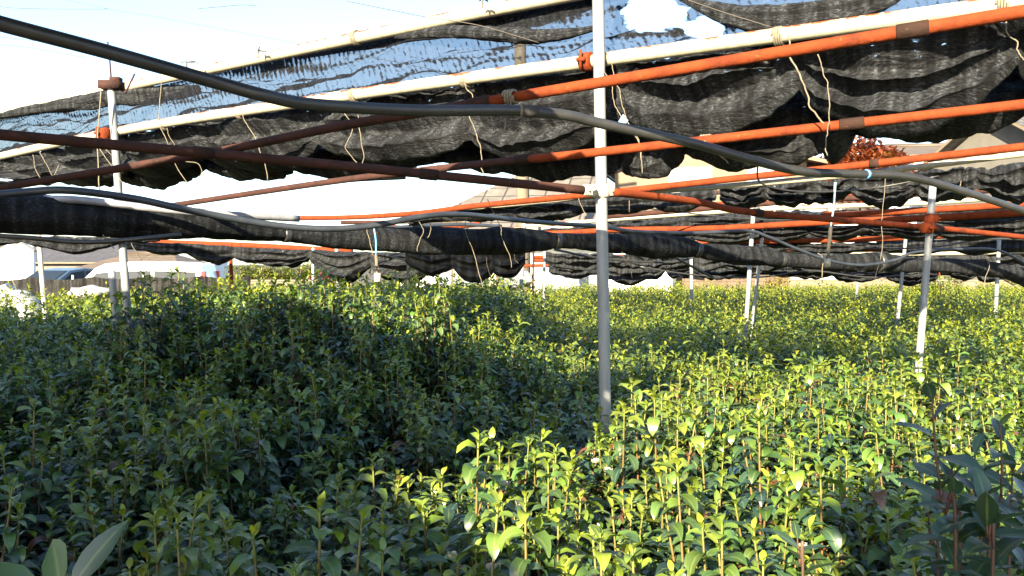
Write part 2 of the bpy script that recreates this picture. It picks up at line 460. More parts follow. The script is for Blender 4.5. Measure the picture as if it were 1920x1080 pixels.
gy = np.concatenate([np.linspace(-60, -2, 10), np.linspace(-1.5, 30, 90), np.linspace(32, 80, 25), np.linspace(90, 900, 16)])
GX, GY = np.meshgrid(gx, gy)
GZ = ground_h(GX, GY)
nx, ny = len(gx), len(gy)
gf = [(j * nx + i, j * nx + i + 1, (j + 1) * nx + i + 1, (j + 1) * nx + i) for j in range(ny - 1) for i in range(nx - 1)]
tag(mk('ground', np.stack([GX, GY, GZ], -1), gf, M['soil']), kind='structure')

# ------------------------------------------------------------------ pipes and poles
def pipe(name, pts, r, mat, label, cat='pipe', group=None, n=8, sides=12, joints=()):
    P = [at(*p) for p in pts]
    P = [np.array(q) for q in P]
    if pts[-1][0] >= 1960: P.append(P[-1] + (P[-1] - P[-2]) / np.linalg.norm(P[-1] - P[-2]) * 1.3)
    if pts[0][0] < 0: P.insert(0, P[0] + (P[0] - P[1]) / np.linalg.norm(P[0] - P[1]) * 1.3)
    P = catmull(P, n) if len(P) > 2 else np.linspace(P[0], P[1], 12)
    o = P[len(P) // 2]
    V, Fc = tube(P, r, sides)
    ob = tag(mk(name, V, Fc, mat, origin=o), label, cat, group)
    for u in joints:
        us = np.array([px(q)[0] for q in P]); i = min(max(int(np.argmin(abs(us - u))), 1), len(P) - 2)
        T = P[i + 1] - P[i - 1]; T /= np.linalg.norm(T)
        c = P[i] + T * ((u - us[i]) * 0.0)
        Vj, Fj = tube([c - T * .035, c - T * .033, c + T * .033, c + T * .035], [r * 1.05, r * 1.22, r * 1.22, r * 1.05], sides)
        mk('coupling', Vj - np.array(o), Fj, M['coupling'], ob)
    return ob, P
def lvl(u, v, h=0.85): return (u, v, h * F / (HOR - v))
GB = 'silver painted roof beams of the net frame'
GO = 'orange rusted pipes of the net frame'
pipe('roof_beam', [lvl(-80, 230, 1.27), lvl(640, 77, 1.27), lvl(1050, -6, 1.27), lvl(1400, -70, 1.27)], 0.0350, M['white_pipe'], 'silver painted roof beam running highest, from left edge up to the top edge', 'beam', GB)
pipe('roof_beam', [lvl(-60, 307), lvl(215, 247), lvl(640, 181), lvl(1122, 113), lvl(2000, -8)], 0.0300, M['white_pipe'], 'long silver beam with rust streaked top, clamped to the tall central pole', 'beam', GB)
pipe('shade_painted_pipe', [(-40, 359, 3.6), (370, 291, 3.12), (640, 236, 2.75), (900, 193, 2.5)], 0.0156, M['dark_or_shaded_rust'], 'shaded left part of the thick orange pipe, painted dark, rising from left edge', 'pipe')  # left part of the orange pipe, its shade painted in as dark colour
pipe('rusty_pipe', [(885, 195.5, 2.512), (900, 193, 2.5), (1125, 155, 2.35), (2000, 8, 1.85)], 0.0158, M['rust'], 'thick orange rusted pipe right below the silver beam, crossing in front of the central pole', 'pipe', GO, joints=(905, 1700))
pipe('shade_painted_pipe', [(330, 384, 4.6), (640, 338, 3.8), (985, 298, 3.05)], 0.0146, M['dark_or_shaded_rust'], 'shaded left part of the lower orange pipe, painted dark, over the white gap', 'pipe')  # same pipe as the lower orange one, shade given as dark colour
pipe('rusty_pipe', [(975, 299, 3.07), (985, 298, 3.05), (1125, 285, 2.85), (2000, 187, 2.3)], 0.0148, M['rust'], 'orange rusted pipe across the lower half of the sagging nets, right of the centre', 'pipe', GO, joints=(985, 1560))
pipe('cross_pipe', [(-60, 247, 2.65), (600, 307, 3.1), (1108, 358, 3.47)], 0.0178, M['dark_or_shaded_rust'], 'rusted pipe with shade painted dark, sloping down from left edge to the central pole clamp', 'pipe', joints=(370, 835))  # the shade on this pipe is put into its dark colour
pipe('cross_pipe', [(1138, 359, 3.6), (1310, 379, 4.15), (1420, 399, 4.5), (1760, 428, 5.5), (1960, 449, 6.2)], 0.0178, M['rust'], 'rusted cross pipe sloping down to the right from the central pole clamp', 'pipe', joints=(1425, 1765))
pipe('rusty_pipe', [(350, 393, 11.4), (480, 407, 10.6), (640, 408, 9.9), (780, 400, 9.0), (885, 387, 8.4), (1095, 366, 7.6), (1350, 338, 7.0), (1600, 311, 6.4), (2000, 266, 5.5)], 0.0280, M['rust'], 'orange pipe of the second row, passing just behind the central pole clamp', 'pipe', GO, joints=(530, 1168, 1640))
pipe('roof_beam', [(880, 391, 8.6), (1170, 363, 7.5), (1350, 350, 7.1), (1600, 327, 6.5), (2000, 278, 5.7)], 0.0230, M['white_pipe'], 'white beam lying close under the orange pipe of the second row', 'beam', GB)
pipe('roof_beam', [(985, 424, 10.4), (1140, 412, 9.9), (1350, 397, 9.3), (1500, 389, 8.9), (1742, 380, 8.2), (1980, 362, 7.6)], 0.0240, M['white_pipe'], 'white beam of the third row, behind the pole on the right', 'beam', GB)
far = [
 ([(1140, 406, 9.2), (1310, 392, 8.8), (1490, 378, 8.4), (1650, 368, 8.0), (1980, 350, 7.4)], .020, 'dark_or_shaded_rust', 'dark pipe above the white beam of the third row'),
 ([(1540, 405, 8.6), (1620, 401, 8.4), (1753, 393, 8.0), (1980, 379, 7.4)], .022, 'rust', 'orange pipe just below the white beam of the third row, at the right'),
 ([(860, 440, 10.6), (1040, 437, 9.8), (1160, 431, 9.3), (1340, 428, 8.6), (1562, 416, 7.9), (1740, 409, 7.4), (1980, 394, 6.8)], .022, 'rust', 'long orange pipe clamped to the right pole behind the sloping cross pipe'),
 ([(1210, 440, 12.5), (1400, 418, 11.5), (1560, 400, 10.5)], .022, 'rust', 'thin orange pipe rising to the right between the third row beams'),
 ([(1280, 457, 12.0), (1450, 452, 11.4), (1620, 449, 10.6), (1849, 438, 9.8), (1980, 430, 9.4)], .025, 'rust', 'fourth row orange pipe just above the rolled net on the right'),
 ([(1429, 466, 13.5), (1620, 468, 12.8), (1980, 454, 11.6)], .028, 'rust', 'fifth row orange pipe along the top of the rolled net on the right'),
 ([(1625, 477, 14.0), (1829, 474, 13.2), (1980, 470, 12.6)], .026, 'white_pipe', 'pale pipe low behind the right pole'),
 ([(1735, 487, 15.5), (1980, 488, 15.0)], .030, 'rust', 'lowest orange pipe at the right edge, over the rolled net'),
 ([(1000, 488, 17.0), (1173, 489, 16.5), (1400, 492, 16), (1700, 498, 15.6)], .030, 'rust', 'far orange pipe seen beneath the rolled net at the middle'),
 ([(1120, 500, 20), (1340, 505, 19.5), (1480, 504, 19), (1700, 506, 18.5)], .032, 'rust', 'farthest orange pipe just above the tea plants'),
 ([(250, 452, 13.5), (348, 456, 13.5), (480, 461, 13.0), (660, 472, 12.5)], .030, 'rust', 'far orange pipe beneath the rolled net at the left'),
 ([(700, 424, 11.0), (790, 428, 11.0), (860, 424, 10.8), (900, 420, 10.6)], .022, 'rust', 'short orange pipe peeping out above the thickest part of the rolled net'),
 ([(900, 432, 11.4), (1040, 428, 11.0), (1130, 428, 10.8), (1280, 424, 10.4)], .024, 'white_pipe', 'pale pipe between two orange pipes, just above the rolled net at centre'),
 ([(1170, 371, 10.4), (1400, 358, 9.8), (1640, 344, 9.2), (1980, 322, 8.4)], .018, 'dark_or_shaded_rust', 'thin dark pipe crossing the wrinkled net right of the central pole'),
 ([(1300, 385, 11.0), (1500, 372, 10.4), (1700, 360, 9.8), (1980, 342, 9.0)], .018, 'rust', 'thin orange pipe low on the wrinkled net at the right'),
 ([(1160, 445, 13.2), (1330, 440, 12.6), (1500, 434, 12.0), (1700, 428, 11.4), (1980, 418, 10.8)], .022, 'rust', 'thin orange pipe along the crumpled fourth row net'),
 ([(1000, 482, 16.6), (1250, 480, 16), (1500, 481, 15.6), (1980, 478, 15)], .024, 'rust', 'very thin far pipe in line with the rolled net at the right'),
 ([(1480, 512, 21), (1700, 513, 20.5), (1980, 512, 20)], .030, 'rust', 'farthest low orange pipe at the right, over the pale wall'),
 ([(950, 499, 19), (1060, 497, 18.6), (1170, 496, 18.2)], .028, 'rust', 'short far orange pipe between two white poles left of the central pole'),
 ([(640, 417, 12), (760, 416, 11.8), (880, 410, 11.4), (1010, 404, 11)], .020, 'dark_or_shaded_rust', 'dark pipe behind the hose above the middle of the rolled net'),
 ([(1400, 470, 13.6), (1500, 473, 13.4), (1640, 473, 13.2), (1980, 462, 12.4)], .018, 'white_pipe', 'thin pale pipe just under the fifth row orange pipe'),
]
for pts, r, mt, lab in far:
    pipe('rusty_pipe' if mt != 'white_pipe' else 'pale_pipe', pts, r * 1.4, M[mt], lab, 'pipe', GO if mt == 'rust' else None, 5, 8)

def clamp(parent, c, axis, r, mat, wdt=0.05):
    """a hinged pipe coupler: a band round the pipe, two lugs and a bolt"""
    axis = np.array(axis, float); axis /= np.linalg.norm(axis)
    c = np.array(c, float)
    m = MB()
    m.tube([c - axis * wdt / 2, c - axis * wdt * .4, c + axis * wdt * .4, c + axis * wdt / 2], [r * 1.12, r * 1.3, r * 1.3, r * 1.12], 14)
    side = np.cross(axis, (0, 0, 1.0))
    if np.linalg.norm(side) < .1: side = np.array([1.0, 0, 0])
    side /= np.linalg.norm(side)
    upv = np.cross(side, axis)
    Rm = np.stack([side, axis, upv], 1)
    m.box(c + side * r * 1.5, (r * .9, wdt * .7, r * .5), Rm)
    m.tube([c + side * r * 1.7 - upv * r * 1.1, c + side * r * 1.7 + upv * r * 1.3], r * .22, 6)
    return m.build('clamp', mat, parent)
def pole(pts, r, mat, label, group='upright poles of the net frame', zb=None, name='upright_pole'):
    (u0, v0, d0), (u1, v1, d1) = pts
    A, B = at(u0, v0, d0), at(u1, v1, d1)
    dirn = (B - A) / (A.z - B.z)
    g = ground_h(B.x, B.y)
    C = A + dirn * (A.z - (g - 0.1))
    rt = root(name, (C.x, C.y, g), label, 'pole', group); rt['_w'] = 1
    P = np.linspace(A, C, 14)
    V, Fc = tube(P, r, 14)
    mk('post', V, Fc, mat, rt)
    return rt, A, C
bdir = np.array(at(*lvl(1122, 113))) - np.array(at(*lvl(215, 247)))
cdir = np.array(at(1108, 358, 3.47)) - np.array(at(-60, 247, 2.65))
p1, A, C = pole([(1119, -140, 3.53), (1137, 900, 3.53)], 0.0245, M['pole'], 'tall pale steel pole standing in the tea at the middle, with clamps at two heights')
clamp(p1, at(1100, 116, 3.62), bdir, 0.031, M['rust'], 0.05)
clamp(p1, at(1128, 358, 3.53), (0.02, 0, 1), 0.026, M['steel'], 0.055)
clamp(p1, at(1104, 357, 3.47), cdir, 0.0185, M['steel'], 0.05)
p2, A, C = pole([(208, 162, 5.52), (243, 640, 5.52)], 0.0245, M['pole'], 'pale steel pole with a rusty top bracket at the left, passing behind the rolled net')
clamp(p2, at(196, 251, 5.5), bdir, 0.031, M['rust'], 0.06)
m = MB(); c = np.array(at(209, 160, 5.52))
m.box(c, (0.13, 0.10, 0.05)); m.box(c + (0.03, 0, 0.035), (0.06, 0.06, 0.03)); m.tube([c, c + (0.09, 0, -.05), c + (0.16, -.02, 0.07)], .006, 6)
m.build('bracket', M['dark_or_shaded_rust'], p2)
m = MB().tube([c + (0, 0, .02), c + (-.008, 0, .15), c + (-.02, 0, .28)], 0.005, 6); m.build('spike', M['dark_or_shaded_rust'], p2)
p3, A, C = pole([(1750, 338, 5.2), (1724, 668, 5.2)], 0.0215, M['pole'], 'white steel pole at the right, leaning slightly, with rusty clamps')
clamp(p3, at(1744, 410, 5.2), (0.02, 0, 1), 0.026, M['rust'], 0.06)
clamp(p3, at(1738, 428, 5.15), (1, .4, -.1), 0.026, M['rust'], 0.07)
for (pts, r, mt, lab) in [
  ([(209, 506, 5.3), (217, 610, 5.3)], .021, 'pole', 'short cut off grey post beside the left pole'),
  ([(72, 440, 8), (83, 570, 8)], .022, 'steel', 'thin dark pole near left edge, in front of the black net fence'),
  ([(1417, 330, 8.6), (1402, 560, 8.6)], .022, 'pole', 'white pole in the back row, nearer of a close pair'),
  ([(1430, 430, 9.6), (1416, 560, 9.6)], .020, 'pole', 'white pole in the back row, farther of a close pair'),
  ([(985, 385, 10.5), (976, 560, 10.5)], .0245, 'pole', 'white pole left of the tall central pole, behind the rolled net'),
  ([(1021, 470, 12.5), (1020, 560, 12.5)], .020, 'pole', 'thin white stake just right of the white pole behind the rolled net'),
  ([(1000, 470, 11.5), (999, 560, 11.5)], .016, 'dark_or_shaded_rust', 'thin brown stake between two white poles at the middle'),
  ([(631, 455, 11), (633, 550, 11)], .0245, 'pole', 'grey pole below the left half of the rolled net, right of the green shrubs'),
  ([(432, 458, 11), (435, 560, 11)], .0225, 'rust', 'orange pole in front of the green shrubs'),
  ([(587, 465, 12), (587, 550, 12)], .016, 'pale_blue', 'pale blue stake in front of the red shrub'),
  ([(1296, 480, 15), (1297, 570, 15)], .030, 'pole', 'white pole under the rolled net right of the central pole'),
  ([(1698, 448, 10), (1686, 570, 10)], .020, 'pole', 'white pole just left of the leaning right pole, farther back'),
  ([(1874, 440, 11), (1868, 560, 11)], .0245, 'pole', 'pale pole near right edge below the orange pipes'),
    ([(1610, 512, 18), (1604, 570, 18)], .022, 'pole', 'tiny far stake right of the hanging strap'),
  ([(765, 498, 9), (765, 560, 9)], .014, 'concrete', 'short stick among the tall tea shoots')]:
    rt, A, C = pole(pts, r, M[mt], lab, 'upright poles of the net frame')

# ------------------------------------------------------------------ hoses
def hose(pts, r, mat, label, bands=(), n=8):
    P = catmull([at(*p) for p in pts], n)
    rt = root('hose', tuple(P[len(P) // 2]), label, 'hose'); rt['_w'] = 1
    mk('tube', *tube(P, r, 12), mat, rt)
    for (u, bm, wd) in bands:
        us = np.array([960 + F * p[0] / p[1] for p in P])
        i = int(np.argmin(abs(us - u))); i = min(max(i, 1), len(P) - 2)
        T = P[i + 1] - P[i - 1]; T /= np.linalg.norm(T)
        rr = (r if np.isscalar(r) else float(np.interp(i / len(P), np.linspace(0, 1, len(r)), r))) * 1.12
        mk('band', *tube([P[i] - T * wd / 2, P[i], P[i] + T * wd / 2], rr, 12), bm, rt)
    return rt
hose([(-60, 24, 1.72), (0, 44, 1.78), (200, 97, 1.9), (400, 153, 2.05), (500, 180, 2.1), (590, 196, 2.18), (780, 207, 2.3), (960, 207, 2.38), (1060, 216, 2.45), (1125, 231, 2.5), (1300, 269, 2.6), (1400, 297, 2.65), (1500, 321, 2.75), (1600, 326, 2.9), (1700, 331, 3.05), (1800, 357, 3.2), (1980, 415, 3.5)],
     [0.0172, 0.0162, 0.0148, 0.0142], M['hose'], 'thick black hose sagging across the whole view, from upper left to the right edge', [(985, M['rubber'], .05), (970, M['twine'], .012), (1625, M['blue_rope'], .012)])
hose([(-60, 371, 3.3), (50, 360, 3.4), (130, 357, 3.45), (250, 372, 3.6), (330, 389, 3.7), (420, 407, 3.85), (530, 424, 4.0), (620, 429, 4.1), (700, 423, 4.2), (780, 408, 4.35), (840, 402, 4.5), (900, 405, 4.7), (1000, 416, 5.1), (1125, 425, 5.6), (1190, 434, 5.8), (1300, 437, 6.1), (1400, 433, 6.3), (1440, 444, 6.4), (1500, 469, 6.6), (1560, 490, 6.8), (1620, 497, 7.0), (1680, 487, 7.2), (1715, 473, 7.3), (1800, 467, 7.5), (1880, 472, 7.7), (1960, 520, 7.9)],
     [0.016, 0.0155, 0.012, 0.0115], M['hose_blue'], 'long wavy blue black hose lying along the top of the rolled net', [])
hose([(-40, 440, 3.9), (60, 446, 3.95), (130, 453, 4.0), (200, 453, 4.05), (280, 446, 4.1), (340, 440, 4.2)], 0.011, M['hose'], 'thin black hose hanging below the left end of the rolled net')
hose([(-40, 380, 4.25), (60, 374, 4.25), (130, 374, 4.25), (200, 380, 4.3), (280, 390, 4.35), (420, 402, 4.5), (560, 410, 4.8)], 0.019, M['hose_grey'], 'pale grey pipe resting on the left end of the rolled net')
hose([(330, 384, 5.7), (470, 361, 5.3), (640, 340, 5.0), (760, 333, 4.9)], 0.011, M['hose'], 'straight thin black line stretched over the white gap at the left')
hose([(1040, 468, 9), (1125, 484, 9.5), (1250, 492, 10), (1310, 480, 10.2)], 0.013, M['hose'], 'thin black cable drooping under the rolled net behind the central pole')
hose([(1255, 476, 8.6), (1290, 496, 8.8), (1345, 524, 9)], 0.013, M['hose'], 'black cable slanting down into the tea right of the central pole')
hose([(620, 443, 9.0), (700, 430, 9.2), (780, 424, 9.4), (860, 421, 9.6), (940, 424, 9.8)], 0.02, M['hose_blue'], 'bluish black pipe above the middle of the rolled net')

for k, (pts, r, lab) in enumerate([
  ([(1140, 382, 8.2), (1260, 396, 8.4), (1400, 410, 8.6), (1520, 412, 8.8), (1700, 402, 9)], .007, 'slack thin cable between the second and third rows, right of the central pole'),
  ([(1420, 300, 6.0), (1430, 345, 6.4), (1520, 360, 6.6), (1640, 352, 6.8), (1760, 330, 6.6)], .006, 'loose black cord looping under the white beam of the second row'),
  ([(1200, 500, 12), (1300, 515, 12.2), (1420, 520, 12.4), (1520, 508, 12.6), (1640, 520, 12.8), (1760, 505, 13)], .011, 'dangling black cable along the plant tops at the right'),
  ([(1560, 455, 9), (1640, 466, 9.1), (1760, 462, 9.2), (1850, 448, 9.3), (1980, 452, 9.4)], .009, 'wavy black cable near right edge above the rolled net'),
  ([(720, 478, 8), (800, 496, 8.1), (880, 500, 8.2), (990, 486, 8.4)], .008, 'slack cord in front of the big black net at the middle')]):
    hose(pts, r, M['hose'], lab)

# ------------------------------------------------------------------ nets
from mathutils import noise as mno
def fbm(x, y, z=0.0): return mno.fractal(Vector((x, y, z)), 1.0, 2.0, 4)
def drape(label, ties, mids, lobes=3, bulge=0.13, seed=1, mat='net', ns=26, ntt=44, group=None, wr=0.02, name='shade_net'):
    """gathered net hanging in pouches: ties [(u, vtop, vbottom, d)], mids [lowest v per span]"""
    rr = random.Random(seed)
    tops, drops = [], []
    fwd_all = []
    V, UV = [], []
    L = 0.0
    rows = []
    nspan = len(ties) - 1
    lob = [[rr.uniform(.6, 1.2) for _ in range(lobes + 2)] for _ in range(nspan)]
    lens = [[rr.uniform(.6, 1.3) for _ in range(lobes)] for _ in range(nspan)]
    prev = None
    for i in range(nspan):
        a, b = ties[i], ties[i + 1]
        A, B = at(a[0], a[1], a[3]), at(b[0], b[1], b[3])
        d = (a[3] + b[3]) / 2
        da, db = (a[2] - a[1]) * a[3] / F, (b[2] - b[1]) * b[3] / F
        um = (a[0] + b[0]) / 2
        dm = (mids[i] - (a[1] + b[1]) / 2) * d / F
        hd = (B - A); hd.z = 0; hd.normalize()
        fw = Vector((hd.y, -hd.x, 0))
        if fw.y > 0: fw = -fw
        cum = np.cumsum([0] + lens[i]); cum = cum / cum[-1]
        for k in range(ns + (1 if i == nspan - 1 else 0)):
            s = k / ns
            e = math.sin(math.pi * s) ** 0.75
            P = A.lerp(B, s)
            drop = (da * (1 - s) + db * s) + (dm - (da + db) / 2) * e
            drop *= 1 + (0.06 if ties[-1][3] < 5 else 0.30) * fbm(P.x * 2.2 + seed, P.y * 2.2, seed)
            topsag = (0.10 if ties[0][3] < 5 and name == 'none' else 0.02) * dm * e
            prev_l = L if prev is None else L + (P - prev).length
            L = prev_l; prev = P
            row = []
            for q in range(ntt + 1):
                t = q / ntt
                if t <= 0.8:
                    tt = t / 0.8
                    j = min(int(np.searchsorted(cum, tt, side='right')) - 1, lobes - 1)
                    f = (tt - cum[j]) / (cum[j + 1] - cum[j])
                    prof = math.sin(math.pi * min(1, f ** 0.8)) ** 0.8
                    amp = bulge * lob[i][j] * (0.22 + 0.78 * e) * (0.6 + 0.55 * tt)
                    off = amp * prof
                    # undercut: the lower end of a lobe turns under
                    z = -(topsag + drop * (tt + 0.05 * math.sin(2 * math.pi * f)))
                    base = 0.03 * tt
                else:
                    f = (t - 0.8) / 0.2
                    off = -bulge * 0.8 * math.sin(f * math.pi / 2) * (0.3 + .7 * e)
                    z = -(topsag + drop * (1 - 0.75 * f * f))
                    base = 0.03
                nz = fbm(L * 5 + seed * 3.1, z * 9, seed) * wr * 1.6 + fbm(L * 16, z * 26 + seed, 3 + seed) * wr * .7
                pin = math.exp(-((s * (1 - s)) / 0.03)) * 0.6
                w_ = fw * (off * (1 - pin) + base + nz)
                V.append(P + w_ + Vector((0, 0, z + nz * .5)))
                UV.append((L, t * drop * 2.2))
                row.append(len(V) - 1)
            rows.append(row)
    Fc = []
    for a, b in zip(rows[:-1], rows[1:]):
        for q in range(ntt): Fc.append((a[q], a[q + 1], b[q + 1], b[q]))
    o = np.mean(np.array(V), axis=0)
    return tag(mk(name, V, Fc, M[mat], origin=o, uv=UV), label, 'net', group)

def B1(u, dv=0, dd=0.0):
    v = float(np.interp(u, [-60, 215, 640, 1122, 2000], [307, 247, 181, 113, -8]))
    return v + dv, 0.85 * F / (HOR - v) + dd
def t1(u, bot, dv=4, dd=.2):
    v, d = B1(u, dv, dd); return (u, v, bot, d)
drape('black shade net gathered in swags along the rust streaked silver beam',
      [t1(-160, 320), t1(20, 318), t1(120, 330), t1(245, 318), t1(390, 285), t1(610, 275), t1(890, 262), t1(1172, 215), t1(1502, 165), t1(1905, 120), t1(2200, 80)],
      [338, 345, 345, 330, 322, 305, 300, 262, 250, 235, 150], 3, 0.17, 3, ns=40, ntt=72, wr=.022)
drape('lower black net hanging under the swags, its scalloped hem against the sky',
      [t1(-150, 335, 60, .6), t1(120, 340, 60, .6), t1(235, 340, 60, .6), t1(392, 318, 70, .6), t1(560, 325, 80, .6), t1(835, 305, 100, .6), t1(1172, 322, 120, .55), t1(1288, 290, 110, .5), t1(1545, 284, 105, .5), t1(1608, 256, 95, .5), t1(1950, 202, 100, .5), t1(2200, 180, 100, .5)],
      [343, 350, 350, 336, 330, 330, 336, 312, 296, 264, 240, 200], 2, 0.14, 5, ns=34, ntt=60, wr=.026)

def sheet(label, top, bot, nu, nv, sag, rip, mat, seed, hole=None, layer=None, name='shade_net'):
    """single net sheet spread between two lines of points"""
    T = catmull([at(*p) for p in top], 12); Bq = catmull([at(*p) for p in bot], 12)
    def res(P, n):
        s = np.concatenate([[0], np.cumsum(np.linalg.norm(np.diff(P, axis=0), axis=1))])
        q = np.linspace(0, s[-1], n)
        return np.stack([np.interp(q, s, P[:, k]) for k in range(3)], 1), q
    T, qs = res(T, nu); Bq, _ = res(Bq, nu)
    V, UV, LY, idx = [], [], [], {}
    for i in range(nu):
        wdt = np.linalg.norm(T[i] - Bq[i])
        for j in range(nv):
            t = j / (nv - 1)
            p = T[i] * (1 - t) + Bq[i] * t
            e = 4 * t * (1 - t)
            x, y = qs[i], t * wdt
            f1 = fbm(x * 1.1 + seed, y * 2.6 + x * .8, seed)
            f2 = fbm(x * 3.5 + seed, y * 9 + x * 2, seed + 4)
            z = -sag * e + rip * (f1 * 1.3 + f2 * .35 - .45) * min(1, e * 3)
            V.append((p[0], p[1], p[2] + z)); UV.append((x, y))
            ly = 0.0
            if layer: ly = layer(x / qs[-1], t, x, y)
            LY.append(ly)
    Fc = []
    for i in range(nu - 1):
        for j in range(nv - 1):
            a = i * nv + j
            Fc.append((a, a + 1, a + nv + 1, a + nv))
    V = np.array(V)
    return tag(mk(name, V, Fc, M[mat], origin=V.mean(0), uv=UV, attrs={'layers': LY, 'open': [min(1, max(0, 1.0 - .5 * hole(p))) if hole else 0 for p in V]}), label, 'net')
def layer_a(s, t, x, y):
    l = 0.0
    for (c, wd, k) in ((0.10, .05, .1), (0.42, .06, .55), (0.75, .05, -.35)):
        cc = c + k * (s - .5) + 0.09 * fbm(x * 1.3, c * 9, 2)
        l += 0.24 * math.exp(-((t - cc) / (wd * .55)) ** 2)
    l += 0.14 * max(0, fbm(x * 2.6, y * 5, 8))
    l += 0.35 * math.exp(-((1 - t) / .03) ** 2) + .35 * math.exp(-(t / .05) ** 2)
    return l
hcent = at(1262, 30, 2.92); hc2 = at(1310, 55, 2.98)
def hole_a(p):
    q = (p[0] - hcent.x, p[1] - hcent.y)
    n_ = 0.045 * fbm(p[0] * 9, p[1] * 9, 1) + 0.03 * fbm(p[0] * 30, p[2] * 30, 4)
    u, v = px(p)
    return min(((p[0] - .63) / .12) ** 2 + ((p[2] - 2.72) / .14) ** 2, ((p[0] - .80) / .075) ** 2 + ((p[2] - 2.56) / .07) ** 2) + n_ * 14
def Bn(u, dv=0, h=.85):
    v = float(np.interp(u, [-200, 640, 1050, 1400], [256, 77, -6, -70]))
    return lvl(u, v + 10, 1.27)
def Bf(u):
    v = float(np.interp(u, [-60, 215, 640, 1122, 2000], [307, 247, 181, 113, -8]))
    return (u, v - 8, .85 * F / (HOR - v) + .04)
# the points run along the two beams; the sheet spans the bay between them
sheet('thin see-through black net spread between the two nearest silver beams, torn near the top edge',
      [Bn(-160), Bn(200), Bn(500), Bn(640), Bn(900), Bn(1050), Bn(1400), lvl(2000, -190, 1.27)],
      [Bf(-60), Bf(215), Bf(430), Bf(640), Bf(900), Bf(1122), Bf(1500), Bf(2000)],
      300, 70, 0.03, 0.06, 'net_sheer', 3, hole_a, layer_a)
def bundle(label, pts, r, seed, mat='net', sides=22, n=14, rough=0.35, name='net_bundle', cat='net'):
    P = catmull([at(*p) for p in pts], n)
    rr = np.interp(np.linspace(0, 1, len(P)), np.linspace(0, 1, len(r)), r)
    V, Fc = tube(P, 1.0, sides, True)
    V = V.reshape(len(P), sides, 3)
    s = np.concatenate([[0], np.cumsum(np.linalg.norm(np.diff(P, axis=0), axis=1))])
    UV = np.zeros((len(P), sides, 2))
    for i in range(len(P)):
        for k in range(sides):
            a = 2 * math.pi * k / sides
            f = 1 + rough * fbm(s[i] * 2.5 + seed, math.cos(a) * 1.3 + s[i] * .6, math.sin(a) * 1.3) + rough * .4 * fbm(s[i] * 9, math.cos(a) * 3 + s[i] * 2, math.sin(a) * 3 + seed)
            V[i, k] = P[i] + (V[i, k] - P[i]) * rr[i] * f
            UV[i, k] = (s[i], a * rr[i])
    return tag(mk(name, V.reshape(-1, 3), Fc, M[mat], origin=P[len(P) // 2], uv=UV.reshape(-1, 2)), label, cat)
bundle('dark net bunched tight along the underside of the highest silver beam', [(560, 108, 5.3), (700, 80, 4.95), (850, 50, 4.6), (1000, 22, 4.32), (1120, -2, 4.1)], [.01, .03, .05, .06, .04], 4)
bundle('dark rolled fold of net crossing the see-through net left of the central pole', [(740, 70, 4.6), (830, 60, 4.4), (920, 64, 4.2), (1010, 68, 4.05), (1070, 62, 3.95), (1130, 50, 3.85)], [.008, .03, .04, .035, .025, .008], 8)
bundle('grey net bundle lying on the beam beside the left pole top', [(-20, 222, 7.1), (60, 206, 6.8), (150, 194, 6.5), (215, 182, 6.3), (290, 178, 6.1), (372, 168, 5.8)], [.02, .04, .05, .055, .06, .03], 9)
bundle('dark net roll along the top edge near the right corner', [(1270, -6, 3.5), (1340, 20, 3.4), (1420, 34, 3.3), (1520, 28, 3.2), (1640, 6, 3.1), (1700, -20, 3.1)], [.01, .03, .05, .05, .04, .02], 12)

# the rolled side curtain
RP = [(-80, 402, 4.1), (120, 403, 4.3), (240, 410, 4.45), (330, 414, 4.6), (420, 426, 4.8), (520, 438, 5.05), (540, 440, 5.1), (600, 444, 5.25), (680, 450, 5.45), (800, 452, 5.7), (920, 452, 5.9), (1020, 452, 6.1), (1050, 452, 6.15), (1140, 456, 6.35), (1220, 461, 6.5), (1290, 465, 6.65), (1310, 469, 6.7), (1380, 479, 6.85), (1450, 484, 7.0), (1470, 487, 7.05), (1560, 492, 7.2), (1640, 492, 7.35), (1720, 497, 7.5), (1840, 503, 7.7), (1900, 514, 7.85), (1960, 545, 8.0)]
rad = [.094, .095, .094, .090, .070, .044, .042, .060, .075, .088, .090, .072, .050, .072, .085, .072, .052, .078, .066, .048, .078, .078, .060, .070, .075, .06]
bundle('long black net curtain rolled up and slung across the middle of the view', RP, rad, 21, 'roll', 26, 10, 0.22, 'rolled_net', 'rolled net')

rn = bpy.data.objects['rolled_net']
RPc = catmull([at(*p) for p in RP], 10)
for u in (538, 1046, 1308, 1465, 1645):
    us = np.array([px(p)[0] for p in RPc]); i = int(np.argmin(abs(us - u)))
    T = RPc[i + 1] - RPc[i - 1]; T /= np.linalg.norm(T)
    a = T * .022
    rr_ = float(np.interp(i / len(RPc), np.linspace(0, 1, len(rad)), rad)) * 1.12
    V_, F_ = tube([RPc[i] - a, RPc[i] - a * .5, RPc[i] + a * .5, RPc[i] + a], [rr_ * .97, rr_, rr_, rr_ * .97], 20)
    tie = mk('tie_band', V_ - np.array(rn.location), F_, M['hose'], rn)
